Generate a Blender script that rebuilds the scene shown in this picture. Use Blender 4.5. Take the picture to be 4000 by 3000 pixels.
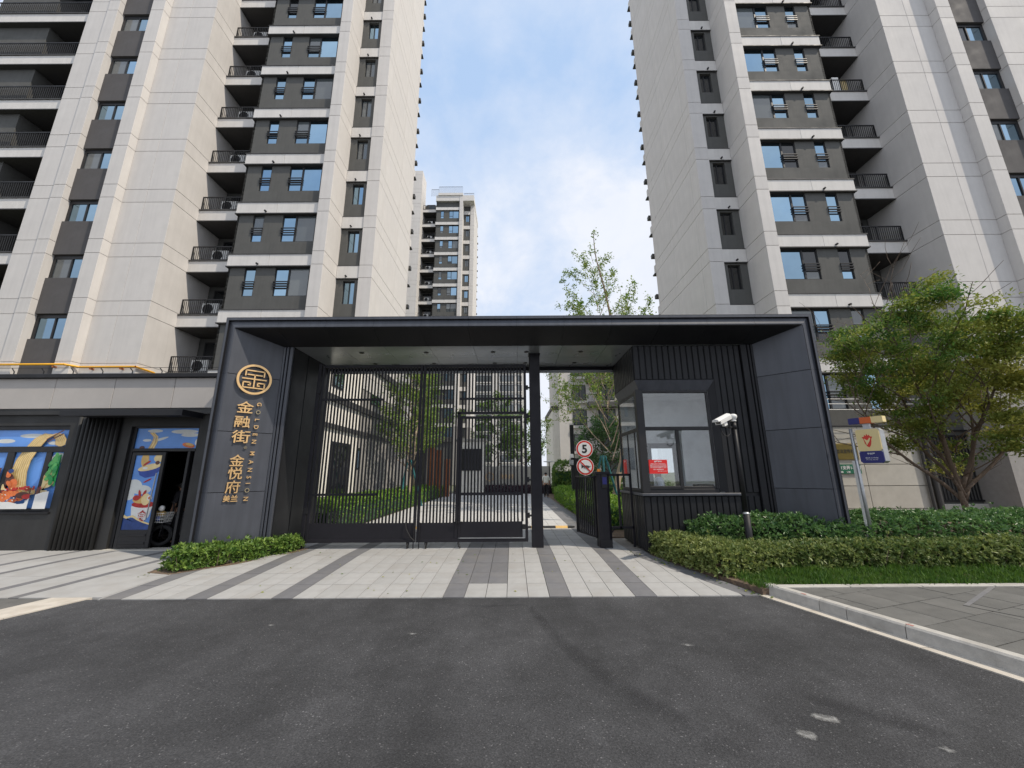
import bpy, bmesh, math, random
import numpy as np
from mathutils import Vector, Matrix
for o in list(bpy.data.objects): bpy.data.objects.remove(o)
SC = bpy.context.scene
COL = SC.collection
R = math.radians
# ------------------------------------------------------------------ camera
cam_d = bpy.data.cameras.new('camera'); cam = bpy.data.objects.new('camera', cam_d); COL.objects.link(cam)
cam_d.sensor_width = 36; cam_d.sensor_fit = 'HORIZONTAL'; cam_d.lens = 13.5; cam_d.clip_end = 3000; cam_d.clip_start = 0.05
PITCH, ROLL = R(13.05), R(0.35)
fw = Vector((0, math.cos(PITCH), math.sin(PITCH))); u0 = Vector((0, -math.sin(PITCH), math.cos(PITCH))); xw = Vector((1, 0, 0))
rt = xw*math.cos(ROLL) - u0*math.sin(ROLL); up = xw*math.sin(ROLL) + u0*math.cos(ROLL)
M4 = Matrix.Identity(4)
for i in range(3): M4[i][0] = rt[i]; M4[i][1] = up[i]; M4[i][2] = -fw[i]
M4.translation = Vector((0, 0, 1.7)); cam.matrix_world = M4
SC.camera = cam
# ------------------------------------------------------------------ world, sun, exposure
LIGHT = Vector((-0.66, 0.32, -1.0)).normalized()      # direction the sunlight travels
SUN_EL = math.asin(-LIGHT.z); SUN_AZ = math.atan2(-LIGHT.x, -LIGHT.y)   # azimuth measured from +Y towards +X
W = bpy.data.worlds.new('World'); SC.world = W; W.use_nodes = True
nt = W.node_tree; nt.nodes.clear()
def N(t, **k):
    n = nt.nodes.new(t)
    for a, b in k.items(): setattr(n, a, b)
    return n
L_ = lambda a, b: nt.links.new(a, b)
sky = N('ShaderNodeTexSky', sky_type='NISHITA', sun_disc=False, sun_elevation=SUN_EL, sun_rotation=SUN_AZ, altitude=0, air_density=1.0, dust_density=1.6, ozone_density=1.6)
tc = N('ShaderNodeTexCoord'); sep = N('ShaderNodeSeparateXYZ'); L_(tc.outputs['Generated'], sep.inputs[0])
zc = N('ShaderNodeMath', operation='MAXIMUM'); L_(sep.outputs['Z'], zc.inputs[0]); zc.inputs[1].default_value = 0.0
za = N('ShaderNodeMath', operation='ADD'); L_(zc.outputs[0], za.inputs[0]); za.inputs[1].default_value = 0.55
dx = N('ShaderNodeMath', operation='DIVIDE'); L_(sep.outputs['X'], dx.inputs[0]); L_(za.outputs[0], dx.inputs[1])
dy = N('ShaderNodeMath', operation='DIVIDE'); L_(sep.outputs['Y'], dy.inputs[0]); L_(za.outputs[0], dy.inputs[1])
cmb = N('ShaderNodeCombineXYZ'); L_(dx.outputs[0], cmb.inputs[0]); L_(dy.outputs[0], cmb.inputs[1])
def noise(scale, detail, off, dist=0.0, rough=0.55):
    mp = N('ShaderNodeMapping'); L_(cmb.outputs[0], mp.inputs['Vector']); mp.inputs['Location'].default_value = off
    n = N('ShaderNodeTexNoise'); n.inputs['Scale'].default_value = scale; n.inputs['Detail'].default_value = detail
    n.inputs['Roughness'].default_value = rough; n.inputs['Distortion'].default_value = dist
    L_(mp.outputs[0], n.inputs['Vector']); return n
n1 = noise(2.3, 9, (5.5, 6.6, 2.0), 0.25, 0.56); n2 = noise(6.5, 8, (0.3, 4.1, 2.2), 0.3, 0.6)
mx = N('ShaderNodeMath', operation='MULTIPLY_ADD'); L_(n2.outputs['Fac'], mx.inputs[0]); mx.inputs[1].default_value = 0.28; L_(n1.outputs['Fac'], mx.inputs[2])
hz = N('ShaderNodeMapRange'); L_(sep.outputs['Z'], hz.inputs['Value']); hz.inputs['From Min'].default_value = 0.0; hz.inputs['From Max'].default_value = 0.8
hz.inputs['To Min'].default_value = 0.16; hz.inputs['To Max'].default_value = -0.03
ad = N('ShaderNodeMath', operation='ADD'); L_(mx.outputs[0], ad.inputs[0]); L_(hz.outputs[0], ad.inputs[1])
ramp = N('ShaderNodeValToRGB'); L_(ad.outputs[0], ramp.inputs[0])
ramp.color_ramp.elements[0].position = 0.425; ramp.color_ramp.elements[0].color = (0, 0, 0, 1)
ramp.color_ramp.elements[1].position = 0.715; ramp.color_ramp.elements[1].color = (1, 1, 1, 1)
e = ramp.color_ramp.elements.new(0.575); e.color = (0.45, 0.45, 0.45, 1)
veil = N('ShaderNodeMix', data_type='RGBA'); L_(sky.outputs[0], veil.inputs['A']); veil.inputs['B'].default_value = (5.3, 7.2, 10.2, 1); veil.inputs['Factor'].default_value = 0.8
ccol = N('ShaderNodeMix', data_type='RGBA'); L_(n2.outputs['Fac'], ccol.inputs['Factor'])
ccol.inputs['A'].default_value = (7.4, 8.0, 9.3, 1); ccol.inputs['B'].default_value = (9.2, 9.4, 9.9, 1)
mix = N('ShaderNodeMix', data_type='RGBA'); L_(ramp.outputs[0], mix.inputs['Factor']); L_(veil.outputs['Result'], mix.inputs['A']); L_(ccol.outputs['Result'], mix.inputs['B'])
bg = N('ShaderNodeBackground'); bg.inputs['Strength'].default_value = 0.105; L_(mix.outputs['Result'], bg.inputs['Color'])
wo = N('ShaderNodeOutputWorld'); L_(bg.outputs[0], wo.inputs['Surface'])
sd = bpy.data.lights.new('sun', 'SUN'); sd.energy = 3.8; sd.angle = R(0.7); sd.color = (1.0, 0.90, 0.76)
sun = bpy.data.objects.new('sun', sd); COL.objects.link(sun); sun.location = (30, -25, 45)
sun.rotation_euler = LIGHT.to_track_quat('-Z', 'Y').to_euler()
SC.view_settings.view_transform = 'Standard'; SC.view_settings.look = 'None'; SC.view_settings.gamma = 1.0
SC.view_settings.use_curve_mapping = False; SC.view_settings.exposure = 0.0
SC.cycles.max_bounces = 9; SC.cycles.diffuse_bounces = 4; SC.cycles.transparent_max_bounces = 16; SC.cycles.use_denoising = True
# ------------------------------------------------------------------ materials
MT = {}
def pm(name, col, rough=0.7, var=0.12, scale=6.0, bump=0.0, bscale=60.0, metal=0.0, ior=1.5, rnd=0.0, spec=0.5, streak=0.0, dark=None, dscale=1.5, damt=0.0):
    m = bpy.data.materials.new(name); m.use_nodes = True; t = m.node_tree; b = t.nodes['Principled BSDF']
    b.inputs['Roughness'].default_value = rough; b.inputs['Metallic'].default_value = metal; b.inputs['IOR'].default_value = ior
    b.inputs['Specular IOR Level'].default_value = spec
    c = t.nodes.new('ShaderNodeTexCoord'); l = t.links.new
    no = t.nodes.new('ShaderNodeTexNoise'); no.inputs['Scale'].default_value = scale; no.inputs['Detail'].default_value = 6; no.inputs['Roughness'].default_value = 0.6
    oi = t.nodes.new('ShaderNodeObjectInfo')
    l(c.outputs['Object'], no.inputs['Vector'])
    mr = t.nodes.new('ShaderNodeMapRange'); l(no.outputs['Fac'], mr.inputs['Value'])
    mr.inputs['From Min'].default_value = 0.25; mr.inputs['From Max'].default_value = 0.75; mr.inputs['To Min'].default_value = 1-var; mr.inputs['To Max'].default_value = 1+var
    val = mr.outputs[0]
    if rnd:
        r2 = t.nodes.new('ShaderNodeMapRange'); l(oi.outputs['Random'], r2.inputs['Value']); r2.inputs['To Min'].default_value = 1-rnd; r2.inputs['To Max'].default_value = 1+rnd
        mm = t.nodes.new('ShaderNodeMath'); mm.operation = 'MULTIPLY'; l(val, mm.inputs[0]); l(r2.outputs[0], mm.inputs[1]); val = mm.outputs[0]
    if streak:
        mp = t.nodes.new('ShaderNodeMapping'); l(c.outputs['Object'], mp.inputs['Vector']); mp.inputs['Scale'].default_value = (3.0, 3.0, 0.25)
        ns = t.nodes.new('ShaderNodeTexNoise'); ns.inputs['Scale'].default_value = 2.2; ns.inputs['Detail'].default_value = 5; l(mp.outputs[0], ns.inputs['Vector'])
        r3 = t.nodes.new('ShaderNodeMapRange'); l(ns.outputs['Fac'], r3.inputs['Value']); r3.inputs['From Min'].default_value = 0.3; r3.inputs['From Max'].default_value = 0.7; r3.inputs['To Min'].default_value = 1-streak; r3.inputs['To Max'].default_value = 1+streak
        mm = t.nodes.new('ShaderNodeMath'); mm.operation = 'MULTIPLY'; l(val, mm.inputs[0]); l(r3.outputs[0], mm.inputs[1]); val = mm.outputs[0]
    rr_ = t.nodes.new('ShaderNodeMapRange'); nq = t.nodes.new('ShaderNodeTexNoise'); nq.inputs['Scale'].default_value = scale*.45; nq.inputs['Detail'].default_value = 5; l(c.outputs['Object'], nq.inputs['Vector']); l(nq.outputs['Fac'], rr_.inputs['Value']); rr_.inputs['From Min'].default_value = .3; rr_.inputs['From Max'].default_value = .7; rr_.inputs['To Min'].default_value = rough*.82; rr_.inputs['To Max'].default_value = min(1, rough*1.2); l(rr_.outputs[0], b.inputs['Roughness'])
    if streak:
        mp = t.nodes.new('ShaderNodeMapping'); l(c.outputs['Object'], mp.inputs['Vector']); mp.inputs['Scale'].default_value = (9.0, 9.0, 0.35)
        ns = t.nodes.new('ShaderNodeTexNoise'); ns.inputs['Scale'].default_value = 1.0; ns.inputs['Detail'].default_value = 4; ns.noise_dimensions = '4D'; l(mp.outputs[0], ns.inputs['Vector']); l(oi.outputs['Random'], ns.inputs['W'])
        r3 = t.nodes.new('ShaderNodeMapRange'); l(ns.outputs['Fac'], r3.inputs['Value']); r3.inputs['From Min'].default_value = 0.58; r3.inputs['From Max'].default_value = 0.78; r3.inputs['To Min'].default_value = 1; r3.inputs['To Max'].default_value = 1-1.4*streak
        mm = t.nodes.new('ShaderNodeMath'); mm.operation = 'MULTIPLY'; l(val, mm.inputs[0]); l(r3.outputs[0], mm.inputs[1]); val = mm.outputs[0]
    vm = t.nodes.new('ShaderNodeVectorMath'); vm.operation = 'SCALE'; vm.inputs[0].default_value = col; l(val, vm.inputs['Scale'])
    out = vm.outputs[0]
    if dark:
        nd = t.nodes.new('ShaderNodeTexNoise'); nd.inputs['Scale'].default_value = dscale; nd.inputs['Detail'].default_value = 7; l(c.outputs['Object'], nd.inputs['Vector'])
        if rnd: nd.noise_dimensions = '4D'; mw = t.nodes.new('ShaderNodeMath'); mw.operation = 'MULTIPLY'; mw.inputs[1].default_value = 40; l(oi.outputs['Random'], mw.inputs[0]); l(mw.outputs[0], nd.inputs['W'])
        rd = t.nodes.new('ShaderNodeMapRange'); l(nd.outputs['Fac'], rd.inputs['Value']); rd.inputs['From Min'].default_value = 0.5; rd.inputs['From Max'].default_value = 0.72; rd.inputs['To Max'].default_value = damt
        mi = t.nodes.new('ShaderNodeMix'); mi.data_type = 'RGBA'; l(rd.outputs[0], mi.inputs['Factor']); l(out, mi.inputs['A']); mi.inputs['B'].default_value = (*dark, 1); out = mi.outputs['Result']
    l(out, b.inputs['Base Color'])
    if bump:
        nb = t.nodes.new('ShaderNodeTexNoise'); nb.inputs['Scale'].default_value = bscale; nb.inputs['Detail'].default_value = 4; l(c.outputs['Object'], nb.inputs['Vector'])
        bp = t.nodes.new('ShaderNodeBump'); bp.inputs['Strength'].default_value = bump; bp.inputs['Distance'].default_value = 0.01; l(nb.outputs['Fac'], bp.inputs['Height']); l(bp.outputs[0], b.inputs['Normal'])
    MT[name] = m; return m
pm('stucco', (0.60, 0.576, 0.552), 0.9, 0.05, 1.6, 0.15, 120, streak=0.032, rnd=0.015)
pm('joint', (0.31, 0.295, 0.28), 0.95, 0.1)
pm('band', (0.64, 0.618, 0.59), 0.9, 0.06, 2.4, 0.15, 120, streak=0.035, rnd=0.02)
pm('grey_stucco', (0.094, 0.094, 0.089), 0.92, 0.10, 2.5, 0.2, 120, streak=0.06)
pm('grey_trim', (0.055, 0.053, 0.052), 0.6, 0.1)
pm('spandrel', (0.085, 0.08, 0.08), 0.85, 0.08, 3, streak=0.05)
pm('frame_dark', (0.020, 0.020, 0.022), 0.45, 0.1, spec=0.35)
pm('black_metal', (0.013, 0.013, 0.015), 0.5, 0.15, 9, 0.05, 200, spec=0.3)
pm('gate_metal', (0.0115, 0.0108, 0.0145), 0.5, 0.18, 7, 0.06, 250, spec=0.28)
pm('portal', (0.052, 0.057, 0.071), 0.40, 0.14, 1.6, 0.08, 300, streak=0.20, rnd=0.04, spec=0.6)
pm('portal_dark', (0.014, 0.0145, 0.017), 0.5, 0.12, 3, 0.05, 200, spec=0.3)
pm('clad', (0.0145, 0.0152, 0.0175), 0.5, 0.14, 4, 0.1, 180, rnd=0.08, streak=0.08, spec=0.3)
pm('ceiling_panel', (0.25, 0.275, 0.30), 0.30, 0.05, 3, rnd=0.04, metal=0.45)
pm('gold', (0.80, 0.52, 0.24), 0.34, 0.06, 5, metal=0.75)
pm('gold_dull', (0.34, 0.29, 0.19), 0.5, 0.1, 5, metal=0.6)
pm('tile_light', (0.352, 0.350, 0.342), 0.72, 0.08, 7, 0.08, 160, rnd=0.05, dark=(0.29, 0.272, 0.25), dscale=2.6, damt=0.5)
pm('tile_dark', (0.145, 0.145, 0.152), 0.72, 0.12, 8, 0.08, 160, rnd=0.07, dark=(0.19, 0.18, 0.165), dscale=1.6, damt=0.5)
pm('tile_inner_glare', (0.50, 0.49, 0.475), 0.55, 0.10, 7, 0.05, 160)  # brighter copy of the light tile; grazing sky glare put into the colour
pm('mortar', (0.26, 0.245, 0.225), 0.95, 0.2, 9)
pm('walk_tile', (0.105, 0.104, 0.098), 0.85, 0.16, 7, 0.3, 90, rnd=0.09, dark=(0.16, 0.155, 0.145), dscale=2.5, damt=0.5)
pm('kerb', (0.40, 0.385, 0.355), 0.85, 0.16, 9, 0.3, 120, rnd=0.07, dark=(0.22, 0.205, 0.18), dscale=4, damt=0.6)
pm('gutter', (0.50, 0.46, 0.40), 0.85, 0.16, 6, 0.3, 110, rnd=0.06, dark=(0.33, 0.28, 0.21), dscale=3, damt=0.6)
pm('soil', (0.12, 0.085, 0.06), 0.95, 0.4, 18, 0.8, 60, dark=(0.26, 0.18, 0.11), dscale=14, damt=0.8)
pm('ground', (0.11, 0.12, 0.07), 0.95, 0.3, 2, 0.5, 30)
pm('white', (0.78, 0.77, 0.74), 0.55, 0.04)
pm('cream_wall', (0.82, 0.78, 0.71), 0.85, 0.05, 3, streak=0.04)
pm('stone', (0.47, 0.45, 0.40), 0.85, 0.10, 2.5, 0.2, 90, rnd=0.04, dark=(0.37, 0.345, 0.30), dscale=1.1, damt=0.5)
pm('ac_white', (0.72, 0.72, 0.70), 0.5, 0.05)
pm('yellow_pipe', (0.80, 0.40, 0.015), 0.45, 0.08)
pm('galv', (0.42, 0.43, 0.44), 0.38, 0.12, 12, metal=0.7)
pm('bark', (0.13, 0.095, 0.07), 0.95, 0.35, 22, 0.8, 40)
pm('bark_pale', (0.36, 0.28, 0.20), 0.95, 0.25, 18, 0.6, 40)
pm('paint_faded', (0.42, 0.16, 0.13), 0.8, 0.3, 20)
pm('pole_black', (0.016, 0.016, 0.018), 0.28, 0.1, spec=0.5)
pm('red', (0.62, 0.035, 0.02), 0.45, 0.05)
pm('sign_white', (0.78, 0.78, 0.78), 0.45, 0.03)
pm('ink', (0.012, 0.012, 0.013), 0.5, 0.05)
pm('notice_red', (0.72, 0.02, 0.018), 0.5, 0.03)
pm('navy', (0.012, 0.014, 0.14), 0.4, 0.05)
pm('cream', (0.72, 0.58, 0.28), 0.4, 0.04)
pm('orange', (0.62, 0.11, 0.01), 0.4, 0.05)
pm('green_sign', (0.004, 0.13, 0.065), 0.45, 0.05)
pm('brass', (0.17, 0.125, 0.025), 0.42, 0.12, 8, metal=0.5)
pm('shop_dark', (0.022, 0.022, 0.0215), 0.6, 0.12, 4, 0.1, 160, streak=0.08)
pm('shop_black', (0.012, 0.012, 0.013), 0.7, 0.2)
pm('shop_band', (0.42, 0.395, 0.37), 0.85, 0.05, 3, 0.1, 150, rnd=0.015)
pm('interior', (0.86, 0.87, 0.88), 0.8, 0.08, 3, dark=(0.40, 0.40, 0.40), dscale=2.5, damt=0.5)
pm('skin', (0.42, 0.235, 0.155), 0.55, 0.05)
pm('hair', (0.014, 0.012, 0.011), 0.6, 0.2)
pm('shirt', (0.80, 0.78, 0.70), 0.85, 0.06)
pm('shirt_white', (0.66, 0.70, 0.80), 0.85, 0.05)
pm('trousers', (0.014, 0.013, 0.016), 0.85, 0.2)
pm('rubber', (0.016, 0.016, 0.017), 0.75, 0.2)
pm('rubber_yellow', (0.62, 0.40, 0.14), 0.7, 0.15)
pm('teal_wrap', (0.025, 0.13, 0.14), 0.8, 0.2)
pm('corten', (0.30, 0.11, 0.045), 0.8, 0.25, 6)
pm('amber', (0.85, 0.28, 0.02), 0.3, 0.02)
pm('cloth_blue', (0.05, 0.09, 0.30), 0.8, 0.1)
def glass(name, col, ior, rough=0.03):
    m = pm(name, col, rough, 0.15, 0.8, 0.0, ior=ior, rnd=0.25); return m
pm('pane_blue', (0.27, 0.40, 0.51), 0.03, 0.12, 0.6, metal=1.0, rnd=0.2)
glass('pane_dark', (0.012, 0.014, 0.016), 1.7)
glass('pane_curtain', (0.10, 0.115, 0.12), 1.9)
def clear_glass(name, tint, refl):
    m = bpy.data.materials.new(name); m.use_nodes = True; t = m.node_tree; t.nodes.clear(); l = t.links.new
    tr = t.nodes.new('ShaderNodeBsdfTransparent'); tr.inputs[0].default_value = (*tint, 1); gl = t.nodes.new('ShaderNodeBsdfGlossy'); gl.inputs['Roughness'].default_value = 0.02
    lw0 = t.nodes.new('ShaderNodeLayerWeight'); lw0.inputs['Blend'].default_value = 0.5; pw = t.nodes.new('ShaderNodeMath'); pw.operation = 'POWER'; pw.inputs[1].default_value = 4.0; l(lw0.outputs['Facing'], pw.inputs[0]); lw = t.nodes.new('ShaderNodeMath'); lw.operation = 'MULTIPLY_ADD'; l(pw.outputs[0], lw.inputs[0]); lw.inputs[1].default_value = 0.85; lw.inputs[2].default_value = refl; mi = t.nodes.new('ShaderNodeMixShader'); o = t.nodes.new('ShaderNodeOutputMaterial')
    l(lw.outputs[0], mi.inputs[0]); l(tr.outputs[0], mi.inputs[1]); l(gl.outputs[0], mi.inputs[2]); l(mi.outputs[0], o.inputs['Surface']); MT[name] = m
clear_glass('booth_glass', (0.93, 0.95, 0.95), 0.10)
def leafmat(name, c1, c2, trans=0.35, rough=0.45):
    m = bpy.data.materials.new(name); m.use_nodes = True; t = m.node_tree; l = t.links.new; b = t.nodes['Principled BSDF']; b.inputs['Roughness'].default_value = rough
    at = t.nodes.new('ShaderNodeAttribute'); at.attribute_name = 'tone'
    mi = t.nodes.new('ShaderNodeMix'); mi.data_type = 'RGBA'; mi.inputs['A'].default_value = (*c1, 1); mi.inputs['B'].default_value = (*c2, 1); l(at.outputs['Fac'], mi.inputs['Factor'])
    l(mi.outputs['Result'], b.inputs['Base Color'])
    tl = t.nodes.new('ShaderNodeBsdfTranslucent'); l(mi.outputs['Result'], tl.inputs[0]); ms = t.nodes.new('ShaderNodeMixShader'); ms.inputs[0].default_value = trans
    o = t.nodes['Material Output']; l(b.outputs[0], ms.inputs[1]); l(tl.outputs[0], ms.inputs[2]); l(ms.outputs[0], o.inputs['Surface']); MT[name] = m
leafmat('leaf_hedge', (0.07, 0.16, 0.03), (0.28, 0.40, 0.08))
leafmat('leaf_hedge_olive', (0.085, 0.145, 0.035), (0.34, 0.38, 0.12))
leafmat('leaf_hedge_dark', (0.035, 0.105, 0.032), (0.19, 0.33, 0.10), rough=0.32)
leafmat('leaf_bright', (0.10, 0.23, 0.025), (0.36, 0.54, 0.08))
leafmat('leaf_tree', (0.075, 0.175, 0.03), (0.42, 0.41, 0.085), 0.4, 0.6)
leafmat('leaf_ginkgo', (0.10, 0.21, 0.035), (0.38, 0.45, 0.09))
leafmat('leaf_purple', (0.035, 0.014, 0.028), (0.09, 0.03, 0.05))
leafmat('grass_blade', (0.045, 0.12, 0.015), (0.16, 0.27, 0.045))
# asphalt
def asphalt():
    m = bpy.data.materials.new('asphalt'); m.use_nodes = True; t = m.node_tree; l = t.links.new; b = t.nodes['Principled BSDF']; b.inputs['Roughness'].default_value = 0.82; b.inputs['Specular IOR Level'].default_value = 0.4
    c = t.nodes.new('ShaderNodeTexCoord')
    def nz(scale, detail, rough=.6, sc=None):
        n = t.nodes.new('ShaderNodeTexNoise'); n.inputs['Scale'].default_value = scale; n.inputs['Detail'].default_value = detail; n.inputs['Roughness'].default_value = rough
        if sc: mp = t.nodes.new('ShaderNodeMapping'); mp.inputs['Scale'].default_value = sc; l(c.outputs['Object'], mp.inputs['Vector']); l(mp.outputs[0], n.inputs['Vector'])
        else: l(c.outputs['Object'], n.inputs['Vector'])
        return n
    def mrange(src, a, b_, c_, d): r = t.nodes.new('ShaderNodeMapRange'); l(src, r.inputs['Value']); r.inputs['From Min'].default_value = a; r.inputs['From Max'].default_value = b_; r.inputs['To Min'].default_value = c_; r.inputs['To Max'].default_value = d; return r.outputs[0]
    def mul(a, b_): q = t.nodes.new('ShaderNodeMath'); q.operation = 'MULTIPLY'; l(a, q.inputs[0]); l(b_, q.inputs[1]); return q.outputs[0]
    vo = t.nodes.new('ShaderNodeTexVoronoi'); vo.inputs['Scale'].default_value = 120; l(c.outputs['Object'], vo.inputs['Vector'])
    sx = t.nodes.new('ShaderNodeSeparateColor'); l(vo.outputs['Color'], sx.inputs[0])
    cr = t.nodes.new('ShaderNodeValToRGB'); l(sx.outputs[0], cr.inputs[0]); E = cr.color_ramp.elements
    E[0].position = 0.0; E[0].color = (.66, .66, .68, 1); E[1].position = 1.0; E[1].color = (3.4, 3.3, 3.2, 1)
    for p, v in ((0.4, .90), (0.88, 1.08), (0.982, 1.4)): q = E.new(p); q.color = (v, v, v, 1)
    grain = mrange(nz(70, 5, .7).outputs['Fac'], .3, .7, .52, 1.48); big = mrange(nz(.5, 8, .62).outputs['Fac'], .3, .7, .56, 1.42); wear = mrange(nz(1.1, 6, .55, (1.0, .16, 1)).outputs['Fac'], .32, .68, .74, 1.24); mid = mrange(nz(5, 7, .65).outputs['Fac'], .3, .7, .84, 1.16)
    k = mul(mul(grain, big), mul(wear, mid))
    vm = t.nodes.new('ShaderNodeVectorMath'); vm.operation = 'SCALE'; l(cr.outputs[0], vm.inputs[0]); l(k, vm.inputs['Scale'])
    v2 = t.nodes.new('ShaderNodeVectorMath'); v2.operation = 'MULTIPLY'; l(vm.outputs[0], v2.inputs[0]); v2.inputs[1].default_value = (.0455, .0462, .0490)
    r3 = mrange(nz(2.6, 9, .7).outputs['Fac'], .66, .84, 0, .5)
    mi = t.nodes.new('ShaderNodeMix'); mi.data_type = 'RGBA'; l(r3, mi.inputs['Factor']); l(v2.outputs[0], mi.inputs['A']); mi.inputs['B'].default_value = (0.12, 0.118, 0.115, 1)
    l(mi.outputs['Result'], b.inputs['Base Color'])
    bp = t.nodes.new('ShaderNodeBump'); bp.inputs['Strength'].default_value = 0.5; bp.inputs['Distance'].default_value = 0.005; l(vo.outputs['Distance'], bp.inputs['Height']); l(bp.outputs[0], b.inputs['Normal'])
    MT['asphalt'] = m
asphalt()
def decal(name, col, thr, amt, sc=9):
    m = bpy.data.materials.new(name); m.use_nodes = True; t = m.node_tree; l = t.links.new; b = t.nodes['Principled BSDF']; b.inputs['Roughness'].default_value = 0.85; b.inputs['Base Color'].default_value = (*col, 1)
    at = t.nodes.new('ShaderNodeAttribute'); at.attribute_name = 'tone'; c = t.nodes.new('ShaderNodeTexCoord')
    n = t.nodes.new('ShaderNodeTexNoise'); n.inputs['Scale'].default_value = sc; n.inputs['Detail'].default_value = 8; n.inputs['Roughness'].default_value = 0.75; l(c.outputs['Object'], n.inputs['Vector'])
    mu = t.nodes.new('ShaderNodeMath'); mu.operation = 'MULTIPLY'; l(at.outputs['Fac'], mu.inputs[0]); l(n.outputs['Fac'], mu.inputs[1])
    r = t.nodes.new('ShaderNodeMapRange'); l(mu.outputs[0], r.inputs['Value']); r.inputs['From Min'].default_value = thr; r.inputs['From Max'].default_value = thr+0.3; r.inputs['To Max'].default_value = amt
    l(r.outputs[0], b.inputs['Alpha']); MT[name] = m
decal('tar_stain', (0.024, 0.024, 0.027), 0.26, 0.26, 3); decal('cement_stain', (0.34, 0.34, 0.33), 0.30, 0.75, 22)
# ------------------------------------------------------------------ builders
WL = {}           # world location of every object
rng = random.Random(7)
class MB:
    def __init__(s): s.v = []; s.f = []; s.m = []; s.cm = 0
    def add(s, vs, fs):
        b = len(s.v); s.v += [tuple(p) for p in vs]; s.f += [tuple(b+i for i in f) for f in fs]; s.m += [s.cm]*len(fs); return s
    def box(s, x0, x1, y0, y1, z0, z1):
        x0, x1 = min(x0, x1), max(x0, x1); y0, y1 = min(y0, y1), max(y0, y1); z0, z1 = min(z0, z1), max(z0, z1)
        return s.add([(x0,y0,z0),(x1,y0,z0),(x1,y1,z0),(x0,y1,z0),(x0,y0,z1),(x1,y0,z1),(x1,y1,z1),(x0,y1,z1)],
                     [(0,3,2,1),(4,5,6,7),(0,1,5,4),(1,2,6,5),(2,3,7,6),(3,0,4,7)])
    def cbox(s, x0, x1, y0, y1, z0, z1, c=0.01):
        x0, x1 = min(x0, x1), max(x0, x1); y0, y1 = min(y0, y1), max(y0, y1); z0, z1 = min(z0, z1), max(z0, z1)
        bm = bmesh.new(); r = bmesh.ops.create_cube(bm, size=1)
        for v in bm.verts: v.co = ((x0+x1)/2+v.co.x*(x1-x0), (y0+y1)/2+v.co.y*(y1-y0), (z0+z1)/2+v.co.z*(z1-z0))
        bmesh.ops.bevel(bm, geom=bm.edges[:], offset=c, segments=1, affect='EDGES', profile=0.5)
        bm.verts.index_update(); s.add([v.co[:] for v in bm.verts], [[v.index for v in f.verts] for f in bm.faces]); bm.free(); return s
    def prism(s, poly, z0, z1, axis='z'):
        n = len(poly)
        a = sum(poly[i][0]*poly[(i+1)%n][1]-poly[(i+1)%n][0]*poly[i][1] for i in range(n))
        if a < 0: poly = poly[::-1]
        P = {'z': lambda p, h: (p[0], p[1], h), 'y': lambda p, h: (p[0], h, p[1]), 'x': lambda p, h: (h, p[0], p[1])}[axis]
        vs = [P(p, z0) for p in poly]+[P(p, z1) for p in poly]
        fs = [tuple(range(n))[::-1], tuple(range(n, 2*n))]+[(i, (i+1)%n, n+(i+1)%n, n+i) for i in range(n)]
        if axis == 'y': fs = [f[::-1] for f in fs]
        return s.add(vs, fs)
    def cyl(s, p0, p1, r0, r1=None, n=10, cap=True):
        r1 = r0 if r1 is None else r1; p0, p1 = Vector(p0), Vector(p1); d = (p1-p0)
        if d.length < 1e-6: return s
        d.normalize(); a = d.orthogonal().normalized(); b = d.cross(a)
        vs = [tuple(p+(a*math.cos(t)+b*math.sin(t))*r) for p, r in ((p0, r0), (p1, r1)) for t in [2*math.pi*i/n for i in range(n)]]
        fs = [(i, (i+1)%n, n+(i+1)%n, n+i) for i in range(n)]
        if cap: fs += [tuple(range(n))[::-1], tuple(range(n, 2*n))]
        return s.add(vs, fs)
    def tube(s, pts, r, n=8):
        for i in range(len(pts)-1): s.cyl(pts[i], pts[i+1], r if not isinstance(r, (list, tuple)) else r[i], r if not isinstance(r, (list, tuple)) else r[i+1], n, cap=(i in (0, len(pts)-2)))
        return s
    def ring(s, c, nrm, R0, r, N_=36, n=6):
        c = Vector(c); nrm = Vector(nrm).normalized(); a = nrm.orthogonal().normalized(); b = nrm.cross(a); base = len(s.v); vs = []
        for i in range(N_):
            t = 2*math.pi*i/N_; o = a*math.cos(t)+b*math.sin(t)
            for j in range(n):
                q = 2*math.pi*j/n; vs.append(tuple(c+o*(R0+r*math.cos(q))+nrm*(r*math.sin(q))))
        fs = [(i*n+j, ((i+1)%N_)*n+j, ((i+1)%N_)*n+(j+1)%n, i*n+(j+1)%n) for i in range(N_) for j in range(n)]
        return s.add(vs, fs)
    def lathe(s, c, prof, n=20, axis=(0, 0, 1)):
        c = Vector(c); d = Vector(axis).normalized(); a = d.orthogonal().normalized(); b = d.cross(a); k = len(prof)
        vs = [tuple(c+d*h+(a*math.cos(2*math.pi*i/n)+b*math.sin(2*math.pi*i/n))*r) for r, h in prof for i in range(n)]
        fs = [(j*n+i, j*n+(i+1)%n, (j+1)*n+(i+1)%n, (j+1)*n+i) for j in range(k-1) for i in range(n)]
        fs += [tuple(range(n))[::-1], tuple(range((k-1)*n, k*n))]
        return s.add(vs, fs)
    def mat(s, i): s.cm = i; return s
    def mesh(s, name, mats):
        if isinstance(mats, str): mats = [mats]
        me = bpy.data.meshes.new(name); me.from_pydata(s.v, [], s.f)
        for m in mats: me.materials.append(MT[m])
        if len(mats) > 1: me.polygons.foreach_set('material_index', s.m)
        me.update(); return me
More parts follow.
